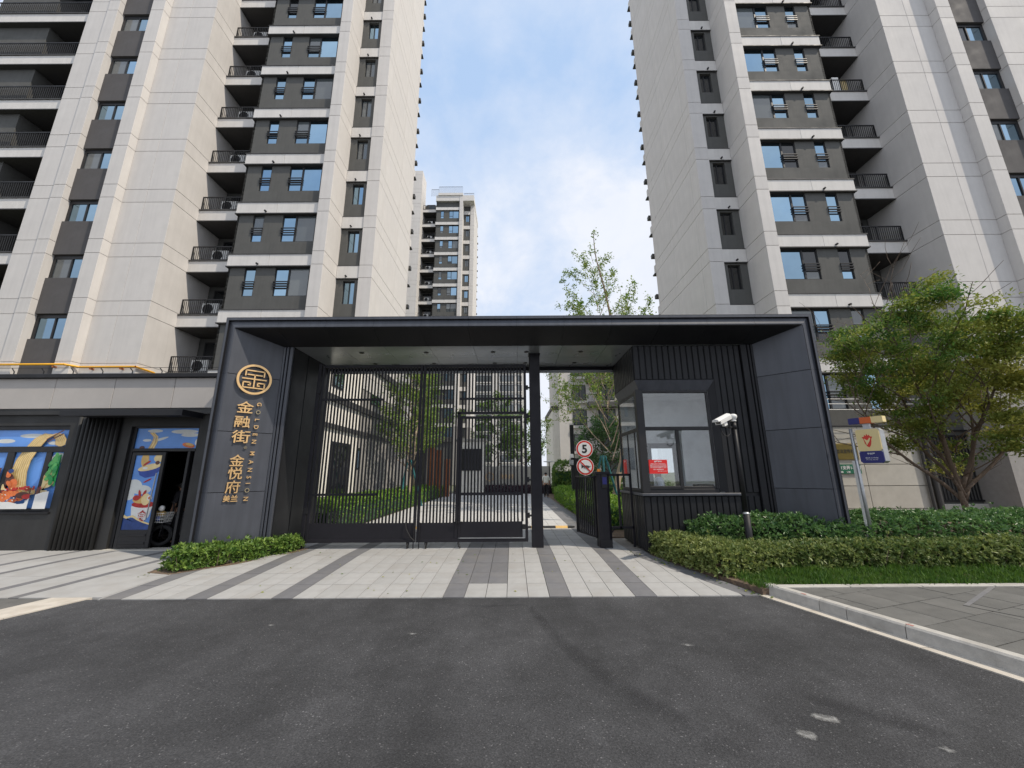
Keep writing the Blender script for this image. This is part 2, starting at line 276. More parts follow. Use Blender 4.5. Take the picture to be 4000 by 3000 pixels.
    def build(s, name, mats, parent=None, smooth=False):
        xs = np.array(s.v); c = (xs.min(0)+xs.max(0))/2; c[2] = xs[:, 2].min()
        s.v = [tuple(p) for p in (xs-c)]
        o = place(s.mesh(name, mats), name, parent, tuple(c))
        if smooth:
            o.data.polygons.foreach_set('use_smooth', [True]*len(o.data.polygons))
        return o
def place(me, name, parent, w, rot=None, scale=None):
    o = bpy.data.objects.new(name, me); COL.objects.link(o); w = Vector(w)
    if parent is not None: o.parent = parent; o.location = w-WL[parent.name]
    else: o.location = w
    if rot: o.rotation_euler = rot
    if scale: o.scale = scale
    WL[o.name] = w; return o
def tag(o, label=None, cat=None, group=None, kind=None):
    if label: o['label'] = label
    if cat: o['category'] = cat
    if group: o['group'] = group
    if kind: o['kind'] = kind
    return o
def thing(name, label, cat, loc, group=None):
    o = bpy.data.objects.new(name, None); COL.objects.link(o); o.location = loc; o.empty_display_size = 0.2; WL[o.name] = Vector(loc)
    return tag(o, label, cat, group)
def struct(o): o['kind'] = 'structure'; return o
def clip(poly, a, b, c):                       # keep a*x+b*y<=c
    out = []
    for i in range(len(poly)):
        p, q = poly[i], poly[(i+1) % len(poly)]; dp, dq = a*p[0]+b*p[1]-c, a*q[0]+b*q[1]-c
        if dp <= 0: out.append(p)
        if dp*dq < 0: t = dp/(dp-dq); out.append((p[0]+t*(q[0]-p[0]), p[1]+t*(q[1]-p[1])))
    return out
def clip_poly(poly, reg):                      # reg convex, counter-clockwise
    for i in range(len(reg)):
        if len(poly) < 3: return []
        p, q = reg[i], reg[(i+1) % len(reg)]; a, b = (q[1]-p[1]), -(q[0]-p[0]); poly = clip(poly, a, b, a*p[0]+b*p[1])
    return poly if len(poly) >= 3 else []
def area(p): return abs(sum(p[i][0]*p[(i+1)%len(p)][1]-p[(i+1)%len(p)][0]*p[i][1] for i in range(len(p))))/2
def text_mesh(body, size, ext=0.01, off=0.0, align='CENTER'):
    cu = bpy.data.curves.new('lettering', 'FONT'); cu.body = body; cu.size = size; cu.extrude = ext; cu.offset = off; cu.align_x = align; cu.align_y = 'CENTER'; cu.resolution_u = 3
    ob = bpy.data.objects.new('lettering', cu); COL.objects.link(ob); bpy.context.view_layer.update()
    me = bpy.data.meshes.new_from_object(ob.evaluated_get(bpy.context.evaluated_depsgraph_get())); bpy.data.objects.remove(ob); bpy.data.curves.remove(cu)
    return me
def text_on(body, size, O, ux, uy, mat, parent, name='letter', ext=0.008, off=0.0, align='CENTER', fit=None, wire=0.0):
    """lettering laid on a plane: O origin, ux right, uy up; fit=(w,h) stretches to that box"""
    me = text_mesh(body, size, ext, off, align); n = len(me.vertices)
    co = np.zeros(n*3); me.vertices.foreach_get('co', co); co = co.reshape(-1, 3)
    if n == 0: return None
    if fit:
        lo, hi = co.min(0), co.max(0); ce = (lo+hi)/2
        for i in (0, 1): co[:, i] = (co[:, i]-ce[i])*fit[i]/max(1e-6, hi[i]-lo[i])
    ux, uy = Vector(ux).normalized(), Vector(uy).normalized(); nn = ux.cross(uy)
    Mx = np.array([ux, uy, nn]); co2 = co@Mx; me.vertices.foreach_set('co', co2.ravel()); me.update(); me.materials.clear(); me.materials.append(MT[mat]); me.name = name
    return place(me, name, parent, O)
# ------------------------------------------------------------------ setting: ground, road, paving
def sheet(name, pts, z, mat, parent=None):
    b = MB(); b.add([(x, y, z) for x, y in pts], [tuple(range(len(pts)))]); return b.build(name, mat, parent)
struct(sheet('ground', [(-900, -60), (900, -60), (900, 1500), (-900, 1500)], -0.06, 'ground'))
rd = MB(); NX, NY = 60, 24
struct(sheet('road', [(-70, -40), (70, -40), (70, 5.93), (-70, 5.93)], 0.0, 'asphalt'))
road = bpy.data.objects['road']
def zr(y): return 0.012+0.10*min(1, max(0, (y-5.9)/2.4))
struct(MB().add([(-6.2, 5.9, -.03), (3.9, 5.9, -.03), (3.2, 8.3, .07), (3.2, 34, .07), (-5.6, 34, .07), (-6.2, 8.3, .07)], [(0,1,2,5), (5,2,3,4)]).build('driveway', 'mortar'))
driveway = bpy.data.objects['driveway']
def slab(poly, zf, th=0.03):
    n = len(poly); a = sum(poly[i][0]*poly[(i+1)%n][1]-poly[(i+1)%n][0]*poly[i][1] for i in range(n))
    if a < 0: poly = poly[::-1]
    vs = [(x, y, zf(y)-th) for x, y in poly]+[(x, y, zf(y)) for x, y in poly]
    return vs, [tuple(range(n))[::-1], tuple(range(n, 2*n))]+[(i, (i+1)%n, n+(i+1)%n, n+i) for i in range(n)]
DR = [(-5.82, 5.905), (3.24, 5.905), (2.42, 8.0), (2.40, 34), (-4.95, 34), (-4.95, 9.4), (-5.82, 8.0)]
DRa = [(-5.82, 5.905), (3.24, 5.905), (2.325, 8.245), (-5.82, 8.245)]; DRb = [(-5.82, 5.905), (2.42, 5.905), (2.40, 34), (-5.82, 34)]
far_l, far_d = MB(), MB(); count = 0
rows = [5.905]
while rows[-1] < 33.5: rows.append(rows[-1]+0.585)
for j in range(len(rows)-1):
    for k in range(-17, 15):
        x0 = -.99+.3*k; g = 0.004; y0, y1 = rows[j], rows[j+1]
        if y0 > 9.3 and x0 < -5.0: continue
        p = clip_poly([(x0+g, y0+g), (x0+.3-g, y0+g), (x0+.3-g, y1-g), (x0+g, y1-g)], DRa if y1 < 8.3 else DRb)
        if not p or area(p) < 0.004: continue
        dark = (k in (0, 5, 9, -8, -12, -16) and y0 < 11) or (k in (1, 2) and 1 <= j <= 6) or (j > 6 and k >= 9)
        dz = rng.uniform(-.0012, .0012)
        vs, fs = slab(p, lambda y: zr(y)+dz)
        if count < 290 and (y0 < 9.3 or (y0 < 12.2 and x0 > -2.2)):
            MB().add(vs, fs).build('tile', 'tile_dark' if dark else 'tile_light', driveway); count += 1
        else: (far_d if dark else far_l).add(vs, fs)
o = far_l.build('tile', 'tile_inner_glare', driveway); o['kind'] = 'stuff'
o = far_d.build('tile', 'tile_dark', driveway); o['kind'] = 'stuff'
# grey border between driveway and hedge
vs, fs = slab([(3.245, 5.905), (3.50, 5.905), (2.72, 8.15), (2.72, 8.6), (2.44, 8.6), (2.425, 8.0)], zr)
struct(MB().add(vs, fs).build('paving_border', 'tile_dark'))
# left plaza of large slabs with thin dark stripes
pl = struct(MB().add([(-16, 5.98, -.03), (-5.83, 5.98, -.03), (-5.83, 8.3, .07), (-5.83, 9.1, .07), (-16, 9.1, .07), (-16, 8.3, .07)], [(0,1,2,5), (5,2,3,4)]).build('plaza', 'mortar'))
PZ = [(-15.5, 5.985), (-5.83, 5.985), (-5.83, 9.02), (-15.5, 9.02)]
st = [(-7.10, .15), (-7.80, .17), (-9.00, .15), (-9.78, .16), (-10.98, .15), (-11.75, .16), (-12.9, .15), (-13.7, .16)]
edges = [-5.83]
for x, w in st: edges += [x+w/2, x-w/2]
edges.append(-15.5); sk = lambda x, y: x+(y-6)*0.14
for i in range(len(edges)-1):
    a, b = edges[i], edges[i+1]; dark = i % 2 == 1; y = 5.985; L = 1.0
    while y < 9.0:
        y1 = min(9.02, y+L); g = .003
        p = [(sk(b, y)+g, y+g), (sk(a, y)-g if i else -5.832, y+g), (sk(a, y1)-g if i else -5.832, y1-g), (sk(b, y1)+g, y1-g)]
        p = clip_poly(p, PZ)
        if p and area(p) > .01: MB().add(*slab(p, zr)).build('slab', 'tile_dark' if dark else 'tile_light', pl)
        y = y1
# left gutter and flush kerb
lg = struct(thing('gutter', None, None, (-6.5, 5, 0)))
for a, b in ((6.0, 5.2), (5.195, 4.2), (4.195, 3.2), (3.195, 2.2), (2.195, 1.0)):
    f = lambda y: -5.98-(5.98-y)*.30
    MB().add(*slab([(f(a), a), (f(b), b), (f(b)-.52, b), (f(a)-.58, a)], lambda y: .014)).build('slab', 'gutter', lg)
sw = struct(sheet('pavement', [(-40, 1), (-8.1, 1), (-6.57, 5.98), (-40, 5.98)], 0.006, 'walk_tile'))
# right kerb, gutter, pavement
kp = [(3.57, 6.02), (3.80, 5.28), (3.885, 4.98), (4.05, 4.45), (4.385, 3.42), (4.72, 2.4), (5.1, 1.3)]
kerb = struct(thing('kerb', None, None, (4, 5, 0)))
def off(p, q, d):
    v = Vector((q[0]-p[0], q[1]-p[1])).normalized(); return (-v.y*d, v.x*d)
for i in range(len(kp)-1):
    p, q = Vector(kp[i]), Vector(kp[i+1]); d = (q-p).normalized(); n = Vector((-d.y, d.x)); p2, q2 = p+d*.004, q-d*.004
    b = MB(); W_ = .125; prof = [(0, 0), (.012, .125), (.03, .142), (W_, .142), (W_, 0)]
    vs = [(*(c+n*s), z) for c in (p2, q2) for s, z in prof]; k = len(prof)
    b.add(vs, [(j, (j+1)%k, k+(j+1)%k, k+j) for j in range(k)]+[tuple(range(k))[::-1], tuple(range(k, 2*k))]); b.build('kerb_stone', 'kerb', kerb)
red = MB()
for t in (0.55,): pass
for (i, t) in ((0, .72), (3, .02)):
    p, q = Vector(kp[i]), Vector(kp[i+1]); d = (q-p).normalized(); n = Vector((-d.y, d.x)); c = p+(q-p)*t
    red.add([(*(c+d*a+n*b_), .1445) for a, b_ in ((-.035, .04), (.035, .036), (.03, .068), (-.02, .064))], [(0,1,2,3)])
red.build('paint_mark', 'paint_faded', kerb)
gt = struct(thing('gutter', None, None, (3.6, 5, 0)))
gp = [5.93, 5.3, 4.67, 4.25, 3.62, 2.7, 1.5]
for a, b in zip(gp[:-1], gp[1:]):
    go = lambda y: 3.47+(5.86-y)*.315; ki = lambda y: 3.60+(5.93-y)*.325
    MB().add(*slab([(go(a-.004), a-.004), (ki(a-.004), a-.004), (ki(b+.004), b+.004), (go(b+.004), b+.004)], lambda y: .012)).build('slab', 'gutter', gt)
pav = struct(sheet('pavement', [(3.72, 5.9), (5.2, 1.4), (16, 1.4), (16, 5.9)], .10, 'mortar'))
d = Vector((.325, -.945)).normalized(); n = Vector((-d.y, d.x)); reg = [(3.72, 5.79), (5.22, 1.4), (15, 1.4), (15, 5.79)]
reg2 = [(3.715, 5.79), (5.10, 1.4), (15, 1.4), (15, 5.79)]
for i in range(-2, 12):
    for j in range(-1, 16):
        c = Vector((3.70, 5.83))+d*(i*.5)+n*(j*.5+(.25 if i % 2 else 0)); g = .005
        p = [tuple(c+d*a+n*b) for a, b in ((g, g), (g, .5-g), (.5-g, .5-g), (.5-g, g))]
        A = [tuple(x) for x in p]; A = A if sum(A[k][0]*A[(k+1)%4][1]-A[(k+1)%4][0]*A[k][1] for k in range(4)) > 0 else A[::-1]
        q = clip_poly(A, reg2)
        if q and area(q) > .01 and c.x < 9.5:
            dz = rng.uniform(-.002, .002); MB().add(*slab(q, lambda y: .134+dz)).build('tile', 'walk_tile', pav)
es = struct(thing('edging', None, None, (5, 5.9, 0)))
x = 3.66
while x < 14: MB().cbox(x, x+.992, 5.80, 5.92, 0, .147, .006).build('edging_stone', 'kerb', es); x += 1.0
# drop kerb crease on the pavement: pale sloped strip
MB().add(*slab([(5.35, 5.05), (5.40, 5.03), (6.62, 5.77), (6.55, 5.785)], lambda y: .1395, .004)).build('ramp_edge', 'tile_dark', pav)
MB().add(*slab([(5.35, 5.05), (5.42, 5.05), (6.02, 3.9), (5.95, 3.9)], lambda y: .1385, .003)).build('ramp_edge', 'walk_tile', pav)
# stains on the road
def stain(path, widths, mat, name, z):
    vs, fs, tone = [], [], []
    for i, (p, w) in enumerate(zip(path, widths)):
        a = Vector(path[max(0, i-1)]); b = Vector(path[min(len(path)-1, i+1)]); t = (b-a).normalized(); nn = Vector((-t.y, t.x)); P = Vector(p)
        e_ = 0 if i in (0, len(path)-1) else 1
        for s, k in ((-1, 0), (-.45, .8), (0, 1), (.45, .8), (1, 0)): vs.append((*(P+nn*w*s), z)); tone.append(k*e_)
    for i in range(len(path)-1):
        for j in range(4): fs.append((i*5+j, (i+1)*5+j, (i+1)*5+j+1, i*5+j+1))
    b = MB(); b.add(vs, fs); o = b.build(name, mat, road); at = o.data.attributes.new('tone', 'FLOAT', 'POINT'); at.data.foreach_set('value', tone); return o
stain([(.25, 5.8), (.24, 5.4), (.36, 4.9), (.48, 4.5), (.62, 4.1), (.78, 3.75), (1.05, 3.3), (1.3, 2.9), (1.6, 2.4)], [.06, .10, .12, .14, .16, .17, .20, .2, .2], 'tar_stain', 'tar_seam', .004)
stain([(-.9, 5.62), (-.4, 5.55), (.1, 5.6), (.3, 5.5)], [.05, .08, .07, .05], 'tar_stain', 'tar_seam', .0045)
stain([(2.1, 3.6), (2.35, 3.35), (2.7, 3.1), (3.2, 2.75)], [.1, .16, .16, .1], 'tar_stain', 'tar_seam', .0045)
stain([(-.62, 3.0), (-.5, 2.7), (-.4, 2.4)], [.15, .22, .2], 'tar_stain', 'tar_seam', .0045)
for pth, w in (([(1.83, 3.02), (1.90, 3.01), (1.97, 2.98), (2.0, 2.96)], .075), ([(2.06, 3.22), (2.14, 3.19), (2.25, 3.15), (2.32, 3.12)], .085), ([(-2.9, 4.98), (-2.8, 4.95), (-2.7, 4.93)], .05), ([(-1.25, 4.72), (-1.1, 4.68), (-.95, 4.66)], .04),
               ([(2.6, 2.9), (2.7, 2.85), (2.8, 2.8)], .05), ([(3.05, 2.78), (3.12, 2.74), (3.2, 2.7)], .04), ([(2.9, 2.6), (3.0, 2.55), (3.1, 2.5)], .05), ([(1.6, 4.4), (1.75, 4.36), (1.9, 4.33)], .05)):
    stain(pth, [w*(.55 if q_ in (0, len(pth)-1) else .8+.5*rng.random()) for q_ in range(len(pth))], 'cement_stain', 'cement_spill', .005)
# planted ground
struct(MB().prism([(3.51, 5.93), (20, 5.93), (20, 15.6), (6.45, 15.6), (6.45, 8.3), (5.3, 8.36), (2.73, 8.36), (2.73, 8.15)], -.02, .09).build('planting_bed', 'soil'))
struct(MB().add(*slab([(-6.36, 7.78), (-6.3, 7.16), (-5.82, 7.04), (-5.12, 7.66), (-4.6, 8.5), (-4.46, 8.98), (-4.9, 9.05), (-5.2, 8.5), (-5.85, 7.78)], lambda y: zr(y)+.006)).build('planting_bed', 'soil'))
struct(MB().prism([(2.42, 10.4), (14, 10.4), (14, 40), (2.42, 40)], .0, .10).build('planting_bed', 'soil'))
struct(MB().prism([(-12, 10.4), (-4.98, 10.4), (-4.98, 34), (-12, 34)], .0, .10).build('planting_bed', 'soil'))
# ------------------------------------------------------------------ entrance portal
YF, YB, YR = 7.70, 8.35, 10.18
XL0, XL1, XLi = -6.11, -5.90, -5.20
XR0, XR1, XRi = 6.416, 6.19, 5.49
ZT0, ZT1, ZTi = 4.99, 4.74, 4.53
portal = thing('entrance_portal', 'dark grey metal gateway portal with splayed sides and flat roof over the entrance', 'portal', (0.15, 9, 0.1))
# solid body of pillars and roof
b = MB(); b.prism([(XL0+.02, YF+.06), (XL1-.02, YF+.06), (XLi-.03, YB+.03), (-4.99, YB+.03), (-4.99, YR), (XL0+.02, YR)], 0.0, ZT0-.02); b.build('pillar', 'portal_dark', portal)
b = MB(); b.prism([(XR0-.02, YF+.06), (XR1+.02, YF+.06), (XRi+.03, YB+.03), (5.22, YB+.03), (5.22, YR), (XR0-.02, YR)], 0.0, ZT0-.02); b.build('pillar', 'portal_dark', portal)
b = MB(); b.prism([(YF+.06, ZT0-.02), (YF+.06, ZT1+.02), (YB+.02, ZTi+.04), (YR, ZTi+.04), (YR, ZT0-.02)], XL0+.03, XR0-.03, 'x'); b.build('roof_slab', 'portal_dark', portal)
# outer flange, band, lip: mitred frames round the opening (left, top, right)
def frame3(name, s0, y0, s1, y1, mat, joints=True):
    """strip between inset s0 (at depth y0) and inset s1 (at depth y1)"""
    def P(s, y, side):
        return {'L': (XL0+s*.95, y), 'R': (XR0-s*.95, y)}[side]
    pts = lambda s, y: [(XL0+s*.95, y, .02), (XL0+s*.95, y, ZT0-s*1.12), (XR0-s*.95, y, ZT0-s*1.12), (XR0-s*.95, y, .02)]
    A, B = pts(s0, y0), pts(s1, y1)
    zj = [.02, 1.36, 2.56, 3.76]; xj = [.10+1.022*k for k in range(-6, 7) if XL0+.35 < .10+1.022*k < XR0-.35]
    def cut(side):
        if side == 'T':
            xs = [None]+xj+[None]
            for i in range(len(xs)-1):
                q = []
                for C in (A, B):
                    q.append([C[1] if xs[i] is None else (xs[i]+.002, C[1][1], C[1][2]), C[2] if xs[i+1] is None else (xs[i+1]-.002, C[1][1], C[1][2])])
                MB().add([q[0][0], q[0][1], q[1][1], q[1][0]], [(3,2,1,0)]).build(name, mat, portal)
        else:
            i0, i1 = (0, 1) if side == 'L' else (3, 2); zs = zj+[None]
            for i in range(len(zs)-1):
                q = []
                for C in (A, B):
                    q.append([(C[i0][0], C[i0][1], zs[i]+.002), C[i1] if zs[i+1] is None else (C[i1][0], C[i1][1], zs[i+1]-.002)])
                MB().add([q[0][0], q[0][1], q[1][1], q[1][0]], [(0,1,2,3) if side == 'L' else (3,2,1,0)]).build(name, mat, portal)
    for s in 'LTR': cut(s)
frame3('flange', 0, YF, .055, YF, 'portal'); frame3('flange_return', .055, YF, .06, YF+.05, 'portal_dark')
frame3('fascia', .06, YF+.05, .185, YF+.02, 'portal'); frame3('lip', .185, YF+.0, .22, YF, 'portal'); frame3('lip_edge', .185, YF+.02, .185, YF, 'portal_dark')
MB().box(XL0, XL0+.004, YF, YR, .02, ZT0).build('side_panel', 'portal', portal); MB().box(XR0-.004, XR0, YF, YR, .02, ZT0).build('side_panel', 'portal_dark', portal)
MB().box(XL0, XR0, YF, YR, ZT0-.004, ZT0).build('roof_cap', 'portal', portal)
# splayed panels with open joints
def splay(fx, bx_, z0, z1, name='splay_panel'):
    g = .006; zt = lambda x: None
    vs = []
    zf, zb = (z1, z1) if z1 else (ZT1, ZTi)
    t = .02; sgn = 1 if fx < 0 else -1
    A = [(fx, YF, z0+g), (bx_, YB, z0+g), (bx_, YB, zb-(g if z1 else 0)), (fx, YF, zf-(g if z1 else 0))]
    B = [(x-sgn*t, y+.01, z) for x, y, z in A]
    fs = [(0,1,2,3), (4,7,6,5), (0,4,5,1), (1,5,6,2), (2,6,7,3), (3,7,4,0)]
    if fx > 0: fs = [f[::-1] for f in fs]
    MB().add(A+B, fs).build(name, 'portal', portal)
zz = [.06, 1.36, 2.56, 3.76, None]
for i in range(4):
    splay(XL1, XLi, zz[i], zz[i+1]); splay(XR1, XRi, zz[i], zz[i+1])
xs = [XL1]+[.10+1.022*k for k in range(-5, 6)]+[XR1]
for i in range(len(xs)-1):
    a, b_ = xs[i]+.002, xs[i+1]-.002; ab = XLi if i == 0 else a; bb = XRi if i == len(xs)-2 else b_
    A = [(a, YF, ZT1), (b_, YF, ZT1), (bb, YB, ZTi), (ab, YB, ZTi)]; B = [(x, y, z+.02) for x, y, z in A]
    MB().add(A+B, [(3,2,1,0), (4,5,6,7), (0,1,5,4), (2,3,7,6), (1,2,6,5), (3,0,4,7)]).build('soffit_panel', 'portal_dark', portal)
# jamb fins at the inner edge of the splays, inner linings
for x0, x1 in ((XLi+.005, XLi+.05), (XLi+.075, XLi+.12), (XLi+.15, -4.98)):
    MB().cbox(x0, x1, YB-.005, YB+.05, .05, ZTi, .006).build('jamb_fin', 'portal', portal)
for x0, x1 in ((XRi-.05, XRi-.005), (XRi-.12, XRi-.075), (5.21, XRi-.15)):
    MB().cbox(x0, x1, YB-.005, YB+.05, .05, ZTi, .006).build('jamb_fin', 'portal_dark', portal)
for y0, y1 in ((YB+.06, 9.0), (9.03, 9.6), (9.63, YR)):
    MB().box(-4.99, -4.975, y0, y1, .05, ZTi).build('lining_panel', 'clad', portal)
# ceiling panels, downlights
cx = [-4.97, -3.95, -2.93, -1.9, -.88, .14, 1.16, 2.18, 3.2, 4.25, 5.2]
for i in range(len(cx)-1):
    for y0, y1 in ((YB+.004, 9.25), (9.256, YR-.02)):
        MB().box(cx[i]+.003, cx[i+1]-.003, y0, y1, ZTi, ZTi+.02).build('ceiling_panel', 'ceiling_panel', portal)
for x in (-3.6, -2.05, -.45, .35, 1.65):
    for y in (8.8, 9.75):
        MB().lathe((x, y, ZTi-.012), [(.055, 0), (.055, .008), (.04, .010), (.036, .012)], 16).build('downlight', 'black_metal', portal)
MB().box(-4.97, 5.2, YR-.02, YR, ZTi-.09, ZTi+.02).build('rear_trim', 'gate_metal', portal)
MB().box(-4.97, 5.2, YR, YR+.03, ZTi-.16, ZTi-.06).build('rear_trim', 'galv', portal)
col_ = MB().cbox(.42, .67, 8.93, 9.18, .1, ZTi, .008).build('steel_column', 'gate_metal', portal)
MB().box(.40, .69, 8.91, 9.20, ZTi-.012, ZTi-.001).build('column_cap', 'portal_dark', portal)
# --- emblem and lettering on the left splay
Fp, Bp = Vector((XL1, YF, 0)), Vector((XLi, YB, 0)); ds = (Bp-Fp).normalized(); nrm = Vector((ds.y, -ds.x, 0)); UP = Vector((0, 0, 1))
def S(s, z, o=.0): return Fp+ds*s+UP*z+nrm*o
emb = thing('wall_emblem', 'round gold emblem with a squared glyph on the dark left splay of the gateway', 'emblem', S(.475, 3.68, .0))
b = MB(); K = 56
vs = [tuple(S(.475+r*math.cos(t), 3.68+r*1.03*math.sin(t), o)) for o in (.045, .075) for r in (.318, .275) for t in [2*math.pi*i/K for i in range(K)]]
fs = []
for i in range(K):
    j = (i+1) % K; a0, a1, b0, b1 = i, j, K+i, K+j; c0, c1, d0, d1 = 2*K+i, 2*K+j, 3*K+i, 3*K+j
    fs += [(c0, c1, d1, d0), (a0, b0, b1, a1), (a0, a1, c1, c0), (b0, d0, d1, b1)]
b.add(vs, fs); b.build('ring', 'gold', emb)
def stroke(x0, y0, x1, y1, th=.085):
    r = .30; h = th/2
    if abs(x1-x0) > abs(y1-y0): X0, X1, Y0, Y1 = min(x0, x1)-h, max(x0, x1)+h, y0-h, y0+h
    else: X0, X1, Y0, Y1 = x0-h, x0+h, min(y0, y1)-h, max(y0, y1)+h
    P = [tuple(S(.475+x*r, 3.68+y*r, o)) for o in (.043, .073) for x, y in ((X0, Y0), (X1, Y0), (X1, Y1), (X0, Y1))]
    MB().add(P, [(3,2,1,0), (4,5,6,7), (0,1,5,4), (1,2,6,5), (2,3,7,6), (3,0,4,7)]).build('stroke', 'gold', emb)
for a in ((-.56, .26, -.56, .62), (-.56, .62, .56, .62), (.56, .26, .56, .62), (-.42, .32, .42, .32), (-.70, .02, .70, .02), (0, .32, 0, -.62), (-.64, -.62, .64, -.62), (-.64, -.62, -.64, -.24), (-.64, -.24, -.22, -.24), (-.22, -.24, -.22, -.40), (-.22, -.42, -.32, -.42), (.64, -.62, .64, -.24), (.64, -.24, .22, -.24), (.22, -.24, .22, -.42), (.22, -.44, .32, -.44)): stroke(*a)
let = thing('wall_lettering', 'gold raised characters and sideways Latin letters running down the left gateway splay', 'lettering', S(.45, 1.1, 0))
for ch, s0, s1, zt, zb in (('金', .245, .539, 3.20, 2.956), ('融', .242, .513, 2.89, 2.65), ('街', .232, .548, 2.593, 2.334), ('金', .262, .51, 2.097, 1.868), ('悦', .265, .512, 1.849, 1.609), ('府', .262, .502, 1.587, 1.337)):
    text_on(ch, .3, S((s0+s1)/2, (zt+zb)/2, .035), ds, UP, 'gold', let, 'character', .014, .0015 if ch in '府' else .003, fit=(s1-s0, zt-zb))
text_on('美', .12, S(.31, 1.24, .03), ds, UP, 'gold', let, 'character', .01, .003, fit=(.115, .125)); text_on('兰', .12, S(.435, 1.24, .03), ds, UP, 'gold', let, 'character', .01, .003, fit=(.115, .125))
text_on('®', .075, S(.497, 2.24, .03), ds, UP, 'gold_dull', let, 'character', .006, .0)
for ch, z in zip('GOLDENMANSION', (3.162, 2.993, 2.83, 2.677, 2.52, 2.372, 2.13, 1.954, 1.796, 1.647, 1.527, 1.389, 1.222)):
    text_on(ch, .115, S(.627, z, .028), -UP, ds, 'gold_dull' if ch == 'O' else 'gold', let, 'letter', .010, .0015)
# ------------------------------------------------------------------ gates
GY = 8.95
def gate(name, label, x0, x1, wicket):
    g = thing(name, label, 'gate', ((x0+x1)/2, GY, .24), 'tall slatted gate leaves'); z0, z1 = .24, 4.26; w = .06
    for a, b_, c, d_ in ((x0, x0+w, z0, z1), (x1-w, x1, z0, z1)): MB().cbox(a, b_, GY-.03, GY+.03, c, d_, .005).build('stile', 'gate_metal', g)
    MB().cbox(x0+w, x1-w, GY-.03, GY+.03, z0, z0+.07, .005).build('rail', 'gate_metal', g); MB().cbox(x0+w, x1-w, GY-.03, GY+.03, z1-.07, z1, .005).build('rail', 'gate_metal', g)
    step = .0755; sl = MB().cbox(-.019, .019, -.011, .011, 0, 1, .002).mesh('slat', 'gate_metal')
    def slats(a, b_, c, d_):
        n_ = max(1, int(round((b_-a)/step))); s = (b_-a)/n_
        for i in range(n_):
            if i == 0: continue
            place(sl, 'slat', g, (a+s*i, GY, c), scale=(1, 1, d_-c))
    if not wicket:
        MB().box(x0+w, x1-w, GY-.015, GY+.015, z0+.07, .64).build('kick_plate', 'gate_metal', g); slats(x0+w, x1-w, .64, z1-.07)
        for z in (3.41, 1.25): MB().cbox(x0+w, x0+w+1.45, GY-.045, GY-.005, z-.025, z+.025, .003).build('cross_bar', 'gate_metal', g)
        for z in (3.62, 2.75, .9): MB().cbox(x0-.085, x0+.01, GY-.05, GY+.03, z-.06, z+.06, .006).build('hinge', 'black_metal', g)
        MB().cbox(x0-.10, x0-.02, GY-.04, GY+.05, .12, 4.3, .006).build('hinge_post', 'gate_metal', g)
    else:
        wx = -1.19; MB().box(x0+w, wx-.07, GY-.015, GY+.015, z0+.07, .64).build('kick_plate', 'gate_metal', g); slats(x0+w, wx-.05, .64, z1-.07)
        MB().cbox(wx-.09, wx-.02, GY-.03, GY+.03, z0+.07, 3.09, .004).build('stile', 'gate_metal', g); slats(wx-.055, x1-w, 3.11, z1-.07)
        MB().cbox(wx-.09, x1-w, GY-.03, GY+.03, 3.05, 3.11, .004).build('rail', 'gate_metal', g); MB().cbox(wx-.05, x1-w, GY-.045, GY-.005, 3.39, 3.44, .003).build('cross_bar', 'gate_metal', g)
        # wicket door
        a, b_ = wx-.015, x1-w-.04
        for p, q, r_, s in ((a, a+.05, .33, 3.0), (b_-.05, b_, .66, 3.0)): MB().cbox(p, q, GY-.04, GY+.01, r_, s, .004).build('door_stile', 'gate_metal', g)
        MB().cbox(a+.05, b_-.05, GY-.04, GY+.01, 2.94, 3.0, .004).build('door_rail', 'gate_metal', g); MB().cbox(a+.05, b_-.05, GY-.045, GY-.005, 1.22, 1.28, .003).build('cross_bar', 'gate_metal', g)
        MB().box(a+.05, b_-.02, GY-.025, GY+.005, .335, .66).build('kick_plate', 'gate_metal', g); slats(a+.05, b_-.05, .66, 2.94)
        MB().box(a+.04, b_+.02, GY-.04, GY, .315, .327).build('threshold_bar', 'galv', g)
        for z in (.55,): MB().cbox(b_-.03, b_+.05, GY-.05, GY+.02, z-.05, z+.05, .005).build('hinge', 'black_metal', g)
        for z in (3.68, 3.0, 1.55, .78):
            MB().cbox(x1-.01, x1+.045, GY-.02, GY+.02, z-.05, z+.06, .005).build('hinge', 'black_metal', g); MB().cyl((x1+.03, GY, z+.0), (.43, GY, z+.0), .022, n=8).build('hinge_pin', 'black_metal', g)
        MB().cyl((wx-.13, GY-.06, .66), (wx+.08, GY-.06, .66), .012).build('slide_bolt', 'black_metal', g); MB().cbox(wx-.06, wx-.03, GY-.08, GY-.03, .63, .70, .004).build('bolt_bracket', 'black_metal', g)
        MB().tube([(wx+.0, GY-.03, .24), (wx+.01, GY-.04, .17), (wx+.05, GY-.05, .13)], .022, 8).build('floor_catch', 'rubber', g)
    return g
g1 = gate('gate_leaf', 'left black slatted gate leaf hung beside the gold-lettered pillar', -4.55, -2.14, False)
g2 = gate('gate_leaf', 'right black slatted gate leaf with a smaller wicket door in it', -2.12, .335, True)
for g, x in ((g1, -2.30), (g2, -1.90)):
    MB().lathe((x-.014, GY, .165), [(.02, 0), (.062, .004), (.066, .014), (.062, .024), (.02, .028)], 18, (1, 0, 0)).build('wheel', 'rubber', g); MB().cbox(x-.03, x+.03, GY-.02, GY+.02, .19, .25, .004).build('wheel_fork', 'black_metal', g)
for g, x in ((g1, -2.17), (g2, -2.05)): MB().cyl((x, GY-.04, .11), (x, GY-.04, .66), .011).build('drop_bolt', 'black_metal', g)
